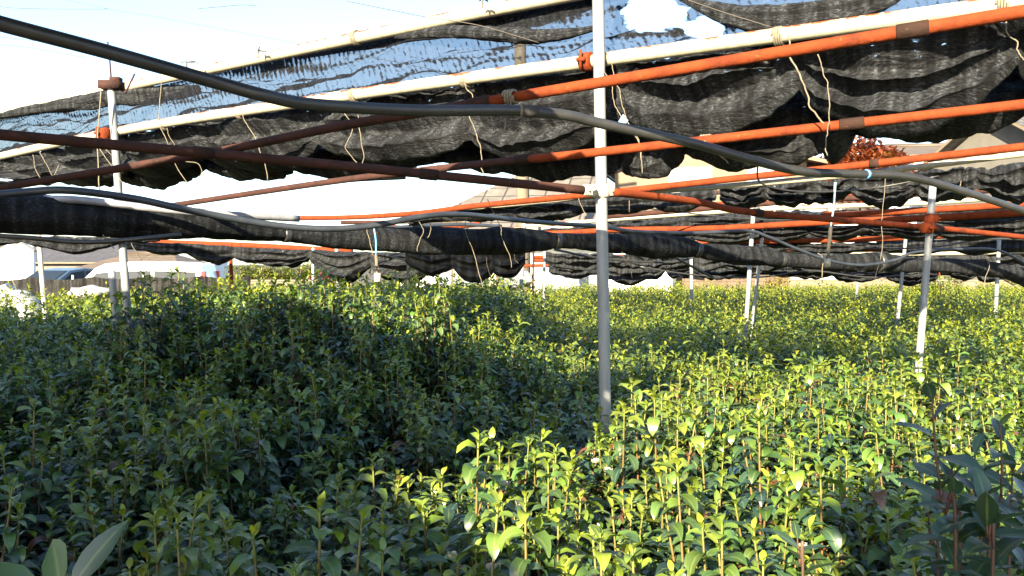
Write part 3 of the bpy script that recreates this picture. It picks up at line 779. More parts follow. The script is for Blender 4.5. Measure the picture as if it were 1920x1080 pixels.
# nets of the rows behind
def tl(lst): return lst
drape('black net swags hanging behind the tall central pole under the second row beam', [(770, 410, 425, 9.3), (850, 395, 412, 8.8), (970, 382, 404, 8.3), (1095, 370, 400, 8.0), (1230, 364, 392, 7.7), (1345, 353, 385, 7.4)], [418, 418, 414, 404, 398], 2, .16, 31, ns=16, ntt=30)
drape('wrinkled black net hanging under the second row beam on the right', [(1350, 352, 372, 7.5), (1440, 345, 372, 7.3), (1530, 338, 384, 7.1), (1600, 335, 368, 7.0), (1720, 322, 368, 6.8), (1830, 312, 352, 6.6), (1960, 300, 345, 6.4)], [390, 388, 384, 385, 380, 372], 3, .18, 33, ns=16, ntt=30, wr=.05)
drape('dark net swag beneath the third row white beam', [(1010, 430, 440, 11), (1150, 420, 432, 10.4), (1290, 408, 426, 9.9), (1420, 402, 418, 9.6), (1580, 396, 412, 9.2), (1740, 388, 408, 8.8), (1960, 376, 396, 8.3)], [446, 440, 428, 422, 420, 416], 2, .18, 35, ns=14, ntt=24)
drape('black net with parallel folds below the orange pipe left of the right pole', [(1300, 432, 446, 10), (1430, 426, 446, 9.6), (1520, 424, 438, 9.4), (1630, 420, 440, 9.0), (1760, 418, 444, 8.8), (1960, 404, 436, 8.4)], [462, 452, 446, 452, 452], 3, .2, 37, ns=14, ntt=26)
drape('pale lit net along the fourth row pipe above the rolled net', [(1280, 455, 468, 13), (1480, 456, 468, 12.5), (1640, 454, 466, 12), (1780, 448, 466, 11.6), (1960, 440, 464, 11)], [476, 478, 476, 474], 2, .2, 39, ns=14, ntt=22)
drape('far black net swags just above the tea, right of the central pole', [(1030, 492, 508, 18), (1120, 494, 512, 17.6), (1250, 494, 512, 17.2), (1300, 496, 510, 17), (1420, 498, 514, 16.6), (1560, 500, 518, 16.4), (1660, 502, 520, 16.2), (1760, 504, 520, 16)], [522, 530, 524, 526, 522, 530, 532], 3, .3, 41, ns=14, ntt=24, wr=.06)
drape('tattered black net hanging low near the right edge, above pale stones', [(1760, 500, 512, 13), (1830, 504, 520, 13), (1900, 502, 520, 12.8), (1990, 500, 524, 12.6)], [522, 532, 536], 3, .25, 43, ns=14, ntt=24, wr=.06)
drape('large black net hanging down behind the tall tea shoots at the middle', [(760, 462, 492, 7.6), (850, 464, 508, 7.6), (925, 464, 512, 7.6), (985, 462, 490, 7.6)], [520, 532, 518], 3, .14, 45, mat='roll', ns=14, ntt=26)  # darker rolled-net material puts the shade into its colour
drape('grey folded net hanging below the rolled net left of centre', [(470, 466, 480, 10.6), (585, 468, 486, 10.4), (700, 472, 500, 10), (810, 474, 500, 9.6)], [500, 524, 530], 3, .22, 47, ns=16, ntt=30)
drape('dark net swag hanging below the rolled net in front of the van', [(228, 452, 466, 10.2), (350, 456, 476, 10.4), (440, 462, 488, 10.5), (520, 466, 484, 10.6)], [474, 494, 496], 2, .16, 49, ns=16, ntt=26)
drape('black net flap hanging under the left end of the rolled net', [(-80, 438, 462, 5.4), (42, 443, 450, 5.4), (235, 444, 456, 5.5), (300, 440, 450, 5.6)], [468, 474, 456], 2, .06, 51, ns=16, ntt=24)

drape('black net hanging below the third row white beam, farther back', [(1125, 404, 420, 11.2), (1260, 400, 418, 11.0), (1440, 396, 414, 10.8), (1590, 394, 416, 10.6), (1700, 390, 410, 10.5), (1980, 380, 404, 10.2)], [430, 432, 426, 424, 420], 3, .2, 61, ns=14, ntt=24, wr=.05)
drape('crumpled black net in the fourth row, behind the orange pipes', [(960, 428, 440, 13), (1150, 432, 446, 12.8), (1320, 430, 442, 12.6), (1420, 432, 452, 12.5), (1600, 428, 444, 12.4), (1730, 426, 448, 12.3), (1980, 420, 446, 12)], [452, 456, 452, 458, 456, 456], 3, .25, 63, ns=14, ntt=24, wr=.07)
drape('dark crumpled net in the fifth row, half hidden by the rolled net', [(1020, 474, 496, 15.5), (1180, 476, 498, 15.4), (1290, 474, 500, 15.2), (1480, 474, 502, 15), (1640, 474, 500, 14.8), (1800, 470, 500, 14.6), (1980, 468, 500, 14.4)], [506, 510, 508, 512, 508, 510], 3, .3, 65, ns=14, ntt=24, wr=.08)

# unseen net sheets, added and outlined to cast shade on the left and near field
def shadow_caster(label, poly, z, seed):
    cx, cy = np.mean([p[0] for p in poly]), np.mean([p[1] for p in poly])
    def inside(x, y):
        r = False; j = len(poly) - 1
        for i in range(len(poly)):
            (xi, yi), (xj, yj) = poly[i], poly[j]
            if (yi > y) != (yj > y) and x < (xj - xi) * (y - yi) / (yj - yi) + xi: r = not r
            j = i
        return r
    st = 0.09
    xs = np.arange(min(p[0] for p in poly), max(p[0] for p in poly), st); ys = np.arange(min(p[1] for p in poly), max(p[1] for p in poly), st)
    V, idx, Fc, UV = [], {}, [], []
    def vid(i, j):
        if (i, j) not in idx:
            x, y = xs[0] + i * st, ys[0] + j * st
            idx[(i, j)] = len(V)
            V.append((x, y, z + 0.04 * fbm(x * 1.2, y * 1.2, seed))); UV.append((x, y))
        return idx[(i, j)]
    for i in range(len(xs)):
        for j in range(len(ys)):
            x, y = xs[i] + st / 2, ys[j] + st / 2
            if inside(x + .06 * fbm(x * 3, y * 3, 1), y + .06 * fbm(x * 3, y * 3, 5)): Fc.append((vid(i, j), vid(i + 1, j), vid(i + 1, j + 1), vid(i, j + 1)))
    return tag(mk('shade_net', V, Fc, M['net_fence_caster'], origin=(cx, cy, z), uv=UV), label, 'net')  # added sun blocker out of view, named like the visible nets
shadow_caster('unseen black net sheet added above the viewpoint to shade the left field', [(-1.86, -1.0), (-.90, -.15), (-.47, .85), (-.3, 1.3), (-.2, 1.72), (-.27, 2.1), (-.55, 2.25), (-1.2, 1.95), (-1.8, 2.0), (-2.2, 2.6), (-2.55, 3.0), (-3.4, 3.05), (-4.5, 3.8), (-9, 6.6), (-9, -3.2), (-1.2, -3.2), (-1.26, -1.72)], 2.47, 2)
shadow_caster('unseen narrow net strip added behind the viewpoint to shade the right corner shoots', [(-.86, -3.0), (-.42, -3.0), (.18, -1.0), (-.37, -1.0)], 2.47, 6)

# ------------------------------------------------------------------ twine, straps, wires
def twine(pts, d, r, mat, label, name='twine', cat='twine', group='loose ties hanging from the pipes', wob=2.0):
    P = []
    for (u, v) in pts: P.append(at(u, v, d))
    r = r * .55
    P = catmull(P, 6)
    for i in range(len(P)): P[i] += np.array([fbm(i * .35, d, u), fbm(i * .35, d + 3, u), 0]) * 0.0025 * wob
    return tag(mk(name, *tube(P, r, 6), mat, origin=P[0]), label, cat, group)
TW = M['twine']
for pts, d, r, mt, lab in [
  ([(303, 145), (298, 225), (312, 262), (330, 310), (358, 354)], 5.2, .0042, TW, 'long cream twine tied on the silver beam, right of the left pole'),
  ([(313, 240), (318, 257), (330, 275), (340, 300), (370, 306), (378, 322), (372, 340)], 5.1, .0036, TW, 'curled cream twine with a loop, right of the left pole'),
  ([(452, 198), (460, 228), (478, 258), (490, 290), (498, 312), (502, 338)], 4.6, .0042, TW, 'cream twine hanging from the rusty knot on the silver beam'),
  ([(190, 172), (183, 250), (184, 300), (187, 358)], 5.4, .007, TW, 'pale flat strap hanging straight beside the left pole'),
  ([(185, 276), (215, 320), (232, 345), (258, 364)], 5.35, .0045, TW, 'cream twine slanting across the left pole under the darkened pipe'),
  ([(196, 278), (215, 296), (222, 300)], 5.4, .004, TW, 'short cream twine end beside the left pole'),
  ([(62, 290), (66, 315), (78, 335), (90, 332), (96, 345)], 5.6, .004, TW, 'wavy pale twine over the net near left edge'),
  ([(74, 286), (90, 312), (100, 330), (110, 310)], 5.5, .004, TW, 'knotted pale twine over the net near left edge'),
  ([(646, 213), (659, 232), (659, 250), (648, 275), (658, 292), (675, 309), (682, 292), (674, 245), (671, 215)], 4.0, .0036, TW, 'big loop of cream twine hanging behind the thick hose'),
  ([(872, 138), (874, 165), (886, 178), (884, 196), (880, 216), (892, 250), (902, 280), (903, 312), (908, 330)], 3.75, .0042, TW, 'long cream twine hanging left of centre, from silver beam to the white gap'),
  ([(958, 180), (956, 205), (952, 222), (944, 248)], 2.43, .0034, TW, 'short cream twine tied round the thick orange pipe at centre'),
  ([(1126, 96), (1124, 118), (1132, 135), (1160, 165), (1168, 200), (1182, 240), (1200, 272), (1205, 325)], 3.42, .0034, TW, 'twisted cream twine right of the central pole, longer strand'),
  ([(1138, 98), (1146, 118), (1150, 138), (1147, 160), (1152, 195), (1166, 222), (1196, 262), (1202, 300)], 3.45, .0034, TW, 'twisted cream twine right of the central pole, shorter strand'),
  ([(1478, 62), (1483, 110), (1500, 138), (1512, 172), (1522, 205), (1545, 232)], 2.5, .0046, TW, 'thick cream twine slanting between the two big swags on the right'),
  ([(1533, 102), (1542, 135), (1552, 168), (1554, 228), (1548, 262), (1552, 292)], 2.5, .003, TW, 'thin cream twine hanging straight between the two big swags'),
  ([(1886, 36), (1890, 66), (1906, 76), (1910, 100), (1925, 116)], 1.95, .003, TW, 'cream twine knot near the top right corner'),
  ([(1322, 264), (1336, 280), (1366, 306)], 2.66, .0042, TW, 'short yellow twine end tied on the thick hose'),
  ([(914, 374), (924, 396), (938, 424), (942, 448), (955, 478), (960, 502)], 5.0, .0034, TW, 'thin twine crossing the rolled net, right strand of two at centre'),
  ([(874, 408), (872, 432), (884, 462), (892, 488), (900, 520), (906, 540)], 5.3, .004, TW, 'long wavy twine crossing the rolled net, left strand of two at centre'),
  ([(785, 414), (794, 432), (786, 452), (782, 472)], 5.2, .004, TW, 'wavy twine over the thick part of the rolled net'),
  ([(806, 416), (808, 430), (802, 446)], 5.2, .004, TW, 'short twine knot on the thick part of the rolled net'),
  ([(912, 482), (914, 500), (920, 520)], 7.2, .005, TW, 'pale twine hanging below the rolled net in front of the black net'),
  ([(964, 472), (966, 486), (972, 494)], 6.6, .006, TW, 'pale twine end under the rolled net beside the white pole'),
  ([(1660, 330), (1657, 380), (1653, 420), (1655, 455), (1650, 490), (1640, 522)], 6.2, .004, TW, 'long pale twine hanging left of the right pole'),
  ([(1850, 474), (1855, 500), (1848, 520), (1846, 540)], 7.4, .0055, TW, 'wavy pale twine in front of the rolled net near right edge'),
  ([(1812, 312), (1804, 330), (1800, 350)], 6.2, .005, TW, 'pale twine on the white beam near right edge'),
  ([(1166, 472), (1172, 488), (1182, 500), (1185, 522)], 6.3, .005, TW, 'pale forked twine below the rolled net right of the central pole'),
  ([(1534, 475), (1542, 482), (1542, 505), (1541, 530)], 6.8, .007, TW, 'pale bent wire below the rolled net beside the hanging strap'),
  ([(193, 440), (204, 456), (215, 466)], 4.3, .005, TW, 'short pale twine under the rolled net at the left pole'),
  ([(246, 456), (252, 468), (266, 488)], 5.2, .006, M['dark_twine'], 'dark frayed cord end right of the left pole'),
  ([(20, 520), (28, 535), (34, 552)], 8.0, .007, TW, 'pale cord on the black net fence at left'),
  ([(687, 428), (694, 455), (700, 480)], 5.0, .0045, TW, 'brown twine beside the blue strap on the rolled net'),
  ([(700, 540), (703, 560), (715, 580)], 5.2, .004, TW, 'loose twine end among the tall tea shoots'),
  ([(1395, 344), (1390, 380)], 7.9, .006, TW, 'pale twine left of the back row pole pair'),
  ([(1432, 346), (1440, 380)], 7.9, .006, TW, 'pale twine right of the back row pole pair'),
  ([(1180, 376), (1180, 398)], 7.2, .005, TW, 'thin tie on the net right of the central pole'),
  ([(1085, 372), (1094, 395), (1100, 405)], 7.4, .006, TW, 'thin tie on the net left of the central pole')]:
    twine(pts, d, r, mt, lab)
# knots and tie wires on top of the beams
for (u, v, d, mt, lab, s) in [
  (484, 100, 5.2, 'dark_twine', 'black frayed knot on the highest silver beam, left of centre', 1.0),
  (350, 121, 5.5, 'dark_twine', 'dark net end poking above the highest beam behind the thick hose', 1.2),
  (82, 196, 6.9, 'dark_twine', 'dark wire knot on the highest beam near left edge', .7),
  (905, 4, 4.2, 'dark_twine', 'wire knot on the highest beam at the top edge', .6)]:
    c = np.array(at(u, v, d)); m = MB()
    for k in range(5):
        a = rng.uniform(0, math.pi); l = rng.uniform(.03, .07) * s
        e = c + (math.cos(a) * l, rng.uniform(-.02, .02), math.sin(a) * l * .6)
        m.tube(catmull([c - (0, 0, .03), c + (0, 0, .01), (c + e) / 2 + (0, 0, .01), e], 4), .004, 6)
    tag(m.build('wire_knot', M[mt], origin=c), lab, 'knot')
def wrap(u, v, d, r, label, mat=TW, axis=bdir, turns=4):
    c = np.array(at(u, v, d)); ax = axis / np.linalg.norm(axis)
    s = np.cross(ax, (0, 0, 1)); s /= np.linalg.norm(s); q = np.cross(s, ax)
    P = [c + ax * (k / 40 - .5) * .035 + r * (math.cos(k / 40 * turns * 6.283) * s + math.sin(k / 40 * turns * 6.283) * q) for k in range(41)]
    tag(mk('tie_wrap', *tube(P, .0042, 6), mat, origin=c), label, 'tie')
wrap(312, *B1(312, 2), .035, 'twine wrapped round the silver beam right of the left pole')
wrap(452, *B1(452, 2), .035, 'rusty twine wrap on the silver beam below the thick hose')
wrap(665, *B1(665, 2), .034, 'twine wrap on the silver beam near its middle')
wrap(873, *B1(873, 2), .034, 'twine wrap on the silver beam left of the central pole')
wrap(1460, *B1(1460, 2), .034, 'cream twine wrap on the silver beam right of the central pole')
wrap(668, 71, 4.85, .041, 'cream twine wrap on the highest silver beam')
wrap(1880, *B1(1880, 2), .034, 'twine wrap on the silver beam at the top right')
wrap(958, 182, 2.45, .019, 'twine loop tied round the thick orange pipe')
wrap(1325, 264, 2.72, .018, 'yellow tie round the second orange pipe at the hose crossing')
# straps
def strap(top, botm, d, label, mtop, mbot, split, r=.006):
    A, B = np.array(at(*top, d)), np.array(at(*botm, d))
    rt = root('hanging_strap', tuple(A), label, 'strap'); rt['_w'] = 1
    Cc = A + (B - A) * split
    mk('rope', *tube(catmull([A, (A + Cc) / 2 + (.006, 0, 0), Cc], 6), r * .8, 8), mtop, rt)
    m = MB().tube([Cc, B], r * 1.5, 8); m.build('stick', mbot, rt)
    m = MB().box(B, (.035, .03, .05)); m.box(B + (0, 0, .05), (.07, .012, .012)); m.build('hook', M['steel'], rt)
strap((1566, 342), (1551, 492), 5.4, 'pale blue and white strap with a hook, hanging left of the right pole', M['pale_blue'], M['concrete'], .55, .008)
strap((701, 426), (708, 520), 5.0, 'bright blue strap tied to a brown stake, on the rolled net', M['blue_rope'], M['bark'], .55, .006)
for pts, d, lab in [([(110, -4), (200, 16), (290, 31), (420, 55), (560, 82), (700, 108), (820, 132), (1010, 90)][:7], 9, 'thin overhead wire slanting down across the white sky'),
                    ([(-10, 10), (28, 15), (120, 17), (205, 17)], 7, 'thin greenish wire at the top left corner'),
                    ([(372, 16), (420, 12), (455, 9), (480, 11)], 6, 'short broken wire end in the sky at the top'),
                    ([(-10, 68), (90, 80), (180, 100)], 8, 'upper of two thin wires at left edge above the thick hose'),
                    ([(-10, 82), (60, 90), (160, 108)], 8, 'lower of two thin wires at left edge above the thick hose'),
                    ([(650, 2), (720, 16), (800, 32), (900, 48), (1010, 80)], 3.0, 'thin wire over the highest beam left of the central pole'),
                    ([(1290, 0), (1360, 24), (1450, 52)], 2.7, 'thin wire running to the twine wrap at the top right')]:
    twine(pts, d, .0028 if d < 5 else .005, M['dark_twine'], lab, 'wire', 'wire', 'thin wires overhead', .5)

# ------------------------------------------------------------------ tea plants
class Leaves:
    """collects leaves (2 x n strips folded on the midrib, arched and drooping)"""
    def __init__(s): s.V, s.F, s.UV, s.age, s.rnd, s.n = [], [], [], [], [], 0
    def leaf(s, base, az, el, L, W, droop, fold, age, rnd, n=5, twist=0.0, wave=0.0):
        rows = []
        p = np.array(base, float); e = el
        h = np.array([math.cos(az), math.sin(az), 0]); side0 = np.array([-math.sin(az), math.cos(az), 0])
        prof = [0.10, 0.72, 1.0, 0.88, 0.55, 0.03] if n == 5 else ([0.12, 1.0, 0.75, 0.04] if n == 3 else [0.2, 1.0, 0.05])
        for i in range(n + 1):
            d = h * math.cos(e) + np.array([0, 0, math.sin(e)])
            nrm = -h * math.sin(e) + np.array([0, 0, math.cos(e)])
            wd = W / 2 * prof[i]
            sd_ = side0 * math.cos(twist) + nrm * math.sin(twist)
            nn = nrm * math.cos(twist) - side0 * math.sin(twist)
            wv = wave * W * math.sin(i * 2.3 + rnd * 9)
            rows.append((p + sd_ * wd + nn * (fold * wd + wv), p.copy(), p - sd_ * wd + nn * (fold * wd - wv)))
            p = p + d * (L / n)
            e -= droop / n
        for i, r in enumerate(rows):
            s.V += list(r); s.UV += [(0, i / n), (.5, i / n), (1, i / n)]
        s.age += [age] * (3 * (n + 1)); s.rnd += [rnd] * (3 * (n + 1))
        for i in range(n):
            a = s.n + 3 * i
            s.F += [(a, a + 1, a + 4, a + 3), (a + 1, a + 2, a + 5, a + 4)]
        s.n += 3 * (n + 1)
    def build(s, name, mat, parent): return mk(name, s.V, s.F, mat, parent, uv=s.UV, attrs={'age': s.age, 'rnd': s.rnd})
CAN = 0.92
def bush_data(seed, n_shoot, rad, nseg, leaf_sp, interior, Lmul=1.0, stems=True, fresh=0.0):
    rr = random.Random(seed)
    lv = Leaves(); st = MB(); sage = []
    for k in range(n_shoot):
        a = rr.uniform(0, 2 * math.pi); q = rad * math.sqrt((k + rr.random()) / n_shoot)
        top = np.array([q * math.cos(a), q * math.sin(a), CAN * rr.uniform(.80, 1.10) - .14 * (q / rad) ** 2])
        bx = top * .45; bx[2] = .12
        md = (top + bx) / 2 + np.array([rr.uniform(-.05, .05), rr.uniform(-.05, .05), 0]); md[:2] += top[:2] * .14
        P = catmull([bx, md, top], 5)
        if stems:
            V, Fc = tube(P, [.0055, .0042, .0026], 5, False)
            st.add(V, Fc); sage += list(np.repeat(np.linspace(0, 1, len(P)) ** 1.2, 5))
        s = np.concatenate([[0], np.cumsum(np.linalg.norm(np.diff(P, axis=0), axis=1))])
        tot = s[-1]; x = 0.0; az = rr.uniform(0, 6.28); i = 0
        while x < min(.46, tot * .8):
            pos = np.array([np.interp(tot - x, s, P[:, c]) for c in range(3)])
            age = max(0, 1 - x / .24)
            big = min(1, .45 + x / .09)
            L = Lmul * big * rr.uniform(.052, .088)
            el = R(rr.uniform(50, 75)) * max(0, 1 - x / .06) + R(rr.uniform(2, 38)) * min(1, x / .06)
            lv.leaf(pos, az, el, L, L * rr.uniform(.41, .52), rr.uniform(1.0, 2.5) * big, rr.uniform(.15, .5), min(1, max(0, fresh + age * .8 + rr.uniform(-.1, .15))), rr.random(), nseg, rr.uniform(-.35, .35), 0.07)
            az += 2.4 + rr.uniform(-.4, .4); i += 1
            x += leaf_sp * rr.uniform(.6, 1.25) * (0.45 if x < .03 else 1)
    for k in range(interior):
        a = rr.uniform(0, 6.28); q = rad * 1.1 * math.sqrt(rr.random())
        z = CAN * rr.uniform(.30, .84)
        L = Lmul * rr.uniform(.055, .08)
        lv.leaf((q * math.cos(a), q * math.sin(a), z), rr.uniform(0, 6.28), R(rr.uniform(-10, 40)), L, L * .44, rr.uniform(.6, 1.6), .3, rr.uniform(0, .3), rr.random(), max(2, nseg - 2), rr.uniform(-.4, .4), .05)
    return lv, st, sage
def flower(parent, p, s, rr):
    m = MB()
    for k in range(6):
        a = k * 1.047 + rr.random()
        d = np.array([math.cos(a), math.sin(a), 0]); q = np.array([-d[1], d[0], 0])
        c = np.array(p)
        z = np.array([0, 0, 1.0])
        pts = [c, c + d * s * .5 + q * s * .4 + z * s * .2, c + d * s * .62 + q * s * .26 + z * s * .62, c + d * s * .62 - q * s * .26 + z * s * .62, c + d * s * .5 - q * s * .4 + z * s * .2, c + d * s * .5 + z * s * .08]
        m.add(pts, [(0, 1, 5), (1, 2, 5), (2, 3, 5), (3, 4, 5), (4, 0, 5)])
    f = m.build('flower', M['petal'], parent)
    a = MB()
    a.tube([np.array(p) + (0, 0, s * .05), np.array(p) + (0, 0, s * .25), np.array(p) + (0, 0, s * .36)], [s * .12, s * .26, s * .16], 8)
    a.build('stamen', M['stamen'], f)
protos = []
NV = 16
for k in range(NV):
    lv, st, sage = bush_data(100 + k, 14 + k % 4, .21, 5, .0185, 210)
    rt = bpy.data.objects.new('tea_plant', None); COL.objects.link(rt); rt.empty_display_size = .1
    lv.build('foliage', M['leaf'], rt)
    st.build('stems', M['stem'], rt, attrs={'age': sage})
    rr = random.Random(900 + k)
    nfl = (1, 2, 0, 2, 1, 3, 0, 2)[k % 8]
    for j in range(nfl):
        a = rr.uniform(0, 6.28); q = rr.uniform(.10, .20)
        flower(rt, (q * math.cos(a), q * math.sin(a), CAN * rr.uniform(.68, .86)), rr.uniform(.018, .026), rr)
    rt['_f'] = nfl
    protos.append(rt)
# where plants stand
SP = 0.31
spots = []
y = 1.5; row = 0
while y < 25.0:
    xm = .62 * y + .7
    x = -xm + (row % 2) * SP / 2
    while x < xm:
        spots.append((x + rng.uniform(-.09, .09), y + rng.uniform(-.09, .09)))
        x += SP * (1 if y < 12 else 1.25)
    y += SP * .88 * (1 if y < 12 else 1.3); row += 1
spots.sort(key=lambda p: math.hypot(p[0], p[1]))
def tooclose(x, y): return y < 1.7 and abs(x) < 1.0 and y < 1.55
near_ = [p for p in spots if not tooclose(*p)]
NEAR = near_[:288]; FAR = near_[288:]
def clone(proto):
    r = proto.copy(); COL.objects.link(r)
    for ch in proto.children:
        c = ch.copy(); COL.objects.link(c); c.parent = r
        for g in ch.children:
            e = g.copy(); COL.objects.link(e); e.parent = c
    return r
def lab_for(x, y, f):
    u, v = px((x, y, .9 + float(bump_h(x, y))))
    hs = float(bump_h(x, y))
    if v > 1060 and u < 1000: s = 'shaded tea bush along the bottom edge, left of the sunlit corner'
    elif v > 1060: s = 'sunlit tea bush along the bottom edge at the right'
    elif u < 1150 - (v - 740) * 1.6 and v > 640 or (u < 600 and v > 600): s = 'dark tea bush in the broad shadow over the left field'
    elif hs > .24: s = 'tall tea bush on the raised left side, tips catching sun'
    elif v > 700: s = 'sunlit tea bush in the bright patch right of the central pole'
    else: s = 'tea bush in mid distance under the net shadows, right half'
    if f: s = s.replace('tea bush', 'tea bush with white flowers', 1)
    return s
used = set()
for i, (x, y) in enumerate(NEAR):
    k = rng.randrange(NV)
    o = protos[k] if k not in used else clone(protos[k])
    used.add(k)
    o.location = (x, y, float(bump_h(x, y)))
    o.rotation_euler = (rng.uniform(-.04, .04), rng.uniform(-.04, .04), rng.uniform(0, 6.28))
    s = rng.uniform(.88, 1.10)
    tall = rng.uniform(1.0, 1.16) if float(bump_h(x, y)) > .25 and rng.random() < .3 else 1.0
    o.scale = (s, s, s * rng.uniform(.94, 1.06) * tall)
    tag(o, lab_for(x, y, protos[k].get('_f', 0)), 'tea plant', 'tea plants in the field')
for k in range(NV):
    if k not in used:
        for ch in list(protos[k].children_recursive): bpy.data.objects.remove(ch)
        bpy.data.objects.remove(protos[k])
# the rest of the field: one mass
def field_mass():
    var = []
    for k in range(8):
        lv, st, sg = bush_data(500 + k, 13, .22, 3, .030, 30, 1.08, False, .06)
        var.append((np.array(lv.V), np.array(lv.F), np.array(lv.UV), np.array(lv.age), np.array(lv.rnd)))
    varf = []
    for k in range(6):
        lv, st, sg = bush_data(600 + k, 10, .26, 2, .052, 8, 1.3, False, .16)
        varf.append((np.array(lv.V), np.array(lv.F), np.array(lv.UV), np.array(lv.age), np.array(lv.rnd)))
    Vs, Fs, Us, As, Rs, n = [], [], [], [], [], 0
    for (x, y) in FAR:
        lst = var if y < 11 else varf
        V, Fc, U, A_, R_ = lst[rng.randrange(len(lst))]
        a = rng.uniform(0, 6.28); c, s = math.cos(a), math.sin(a); q = rng.uniform(.92, 1.1)
        h = float(bump_h(x, y))
        tall = rng.uniform(1.0, 1.17) if h > .2 and rng.random() < .35 else rng.uniform(.94, 1.06)
        W = V @ np.array([[c, s, 0], [-s, c, 0], [0, 0, 1]]) * np.array([q, q, q * tall]) + np.array([x, y, h])
        Vs.append(W); Fs.append(Fc + n); Us.append(U); As.append(A_); Rs.append(R_); n += len(V)
    V = np.concatenate(Vs); Fc = np.concatenate(Fs); U = np.concatenate(Us)
    me = bpy.data.meshes.new('tea_field')
    me.vertices.add(len(V)); me.vertices.foreach_set('co', V.astype(np.float32).ravel())
    me.loops.add(Fc.size); me.loops.foreach_set('vertex_index', Fc.astype(np.int32).ravel())
    me.polygons.add(len(Fc)); me.polygons.foreach_set('loop_start', np.arange(0, Fc.size, 4, dtype=np.int32))
    me.polygons.foreach_set('use_smooth', np.ones(len(Fc), dtype=bool))
    l = me.uv_layers.new(name='UVMap'); l.data.foreach_set('uv', U[Fc.ravel()].astype(np.float32).ravel())
    for nm, ar in (('age', np.concatenate(As)), ('rnd', np.concatenate(Rs))):
        x_ = me.attributes.new(nm, 'FLOAT', 'POINT'); x_.data.foreach_set('value', ar.astype(np.float32))
    me.materials.append(M['leaf']); me.update(); me.validate()
    o = bpy.data.objects.new('tea_field', me); COL.objects.link(o)
    tag(o, 'mass of tea plants filling the field beyond the nearest bushes', 'tea field', kind='stuff')
    print('field quads', len(Fc))
field_mass()

# near shoots that rise into the view at the bottom corners
def near_plant(stems, label, Lr, seed, sp=.05, mat='leaf_big', start=0.0, young=.25):
    rr = random.Random(seed)
    P0 = at(*stems[0][-1])
    rt = root('tea_plant', (P0.x, P0.y, 0), label, 'tea plant', 'tea plants in the field'); rt['_w'] = 1
    lv = Leaves(); st = MB(); sg = []
    for s_ in stems:
        P = [np.array(at(*q)) for q in s_]
        end = P[-1].copy(); end[2] = .02; end[:2] = (end[:2] * .6 + np.array((P0.x, P0.y)) * .4)
        P = catmull(P + [end], 8)
        V, Fc = tube(P, [.0012, .0019, .0024, .004], 7, False); st.add(V, Fc); sg += list(np.repeat(np.linspace(.15, 0, len(P)), 7))
        s = np.concatenate([[0], np.cumsum(np.linalg.norm(np.diff(P, axis=0), axis=1))])
        x = start; az = rr.uniform(0, 6.28)
        while x < min(.62, s[-1] * .9):
            pos = np.array([np.interp(x, s, P[:, c]) for c in range(3)])
            big = min(1, .55 + x / .10)
            L = big * rr.uniform(*Lr)
            el = R(rr.uniform(35, 70)) if x < .04 else R(rr.uniform(-5, 45))
            lv.leaf(pos, az, el, L, L * rr.uniform(.36, .44), rr.uniform(.2, 1.1), rr.uniform(.1, .4), rr.uniform(0, young), rr.random(), 5, rr.uniform(-.4, .4), .05)
            az += 2.4 + rr.uniform(-.5, .5); x += sp * rr.uniform(.5, 1.2)
    mk('foliage', lv.V, lv.F, M[mat], rt, uv=lv.UV, attrs={'age': lv.age, 'rnd': lv.rnd})
    st.build('stems', M['stem'], rt, attrs={'age': sg})
    return rt
near_plant([[(1748, 752, 1.15), (1755, 850, 1.15), (1770, 960, 1.14), (1792, 1080, 1.12)],
            [(1876, 800, 1.2), (1878, 900, 1.2), (1870, 1000, 1.2), (1850, 1120, 1.2)],
            [(1828, 850, 1.25), (1830, 940, 1.24), (1838, 1080, 1.2)],
            [(1785, 880, 1.22), (1792, 960, 1.22), (1800, 1100, 1.2)],
            [(1950, 900, 1.1), (1930, 1000, 1.1), (1920, 1120, 1.1)], [(1900, 860, 1.3), (1895, 960, 1.3), (1890, 1100, 1.3)], [(1740, 960, 1.3), (1745, 1020, 1.3), (1760, 1120, 1.3)], [(1850, 930, 1.05), (1852, 1010, 1.05), (1860, 1130, 1.05)]],
           'tall dark tea shoots rising close by in the lower right corner, in shade', (.054, .080), 5, .023, young=.4)
near_plant([[(1495, 1010, 1.3), (1500, 1060, 1.3), (1505, 1130, 1.3)]], 'single dark shaded tea shoot at the bottom edge, left of the tall dark shoots', (.05, .065), 8, .04)
# broad leaves at the bottom left corner
def corner_leaves():
    P0 = at(140, 1200, .85)
    rt = root('tea_plant', (P0.x, P0.y, 0), 'nearest shoot with a few broad bluish leaves in the lower left corner', 'tea plant', 'tea plants in the field'); rt['_w'] = 1
    st = MB(); 
    b = np.array(at(130, 1130, .85))
    st.tube(catmull([b, b + (-.01, 0, -.2), (P0.x, P0.y, 0.0)], 6), .004, 7); 
    st.build('stems', M['stem'], rt, attrs={'age': [.3] * st.n})
    lv = Leaves()
    for (u, v, az, el, L, W, dr, tw, ag) in [(132, 1105, .75, .92, .082, .026, .3, .75, .0), (112, 1100, 2.2, .95, .056, .040, .6, -1.0, .5), (80, 1125, 3.0, .5, .09, .036, .5, -.7, .5), (165, 1112, -.15, .35, .095, .028, .9, -.6, .45)]:
        lv.leaf(np.array(at(u, v, .85)), az, el, L, W, dr, .15, ag, .7, 5, tw, .03)
    mk('foliage', lv.V, lv.F, M['leaf_big'], rt, uv=lv.UV, attrs={'age': lv.age, 'rnd': lv.rnd})
corner_leaves()

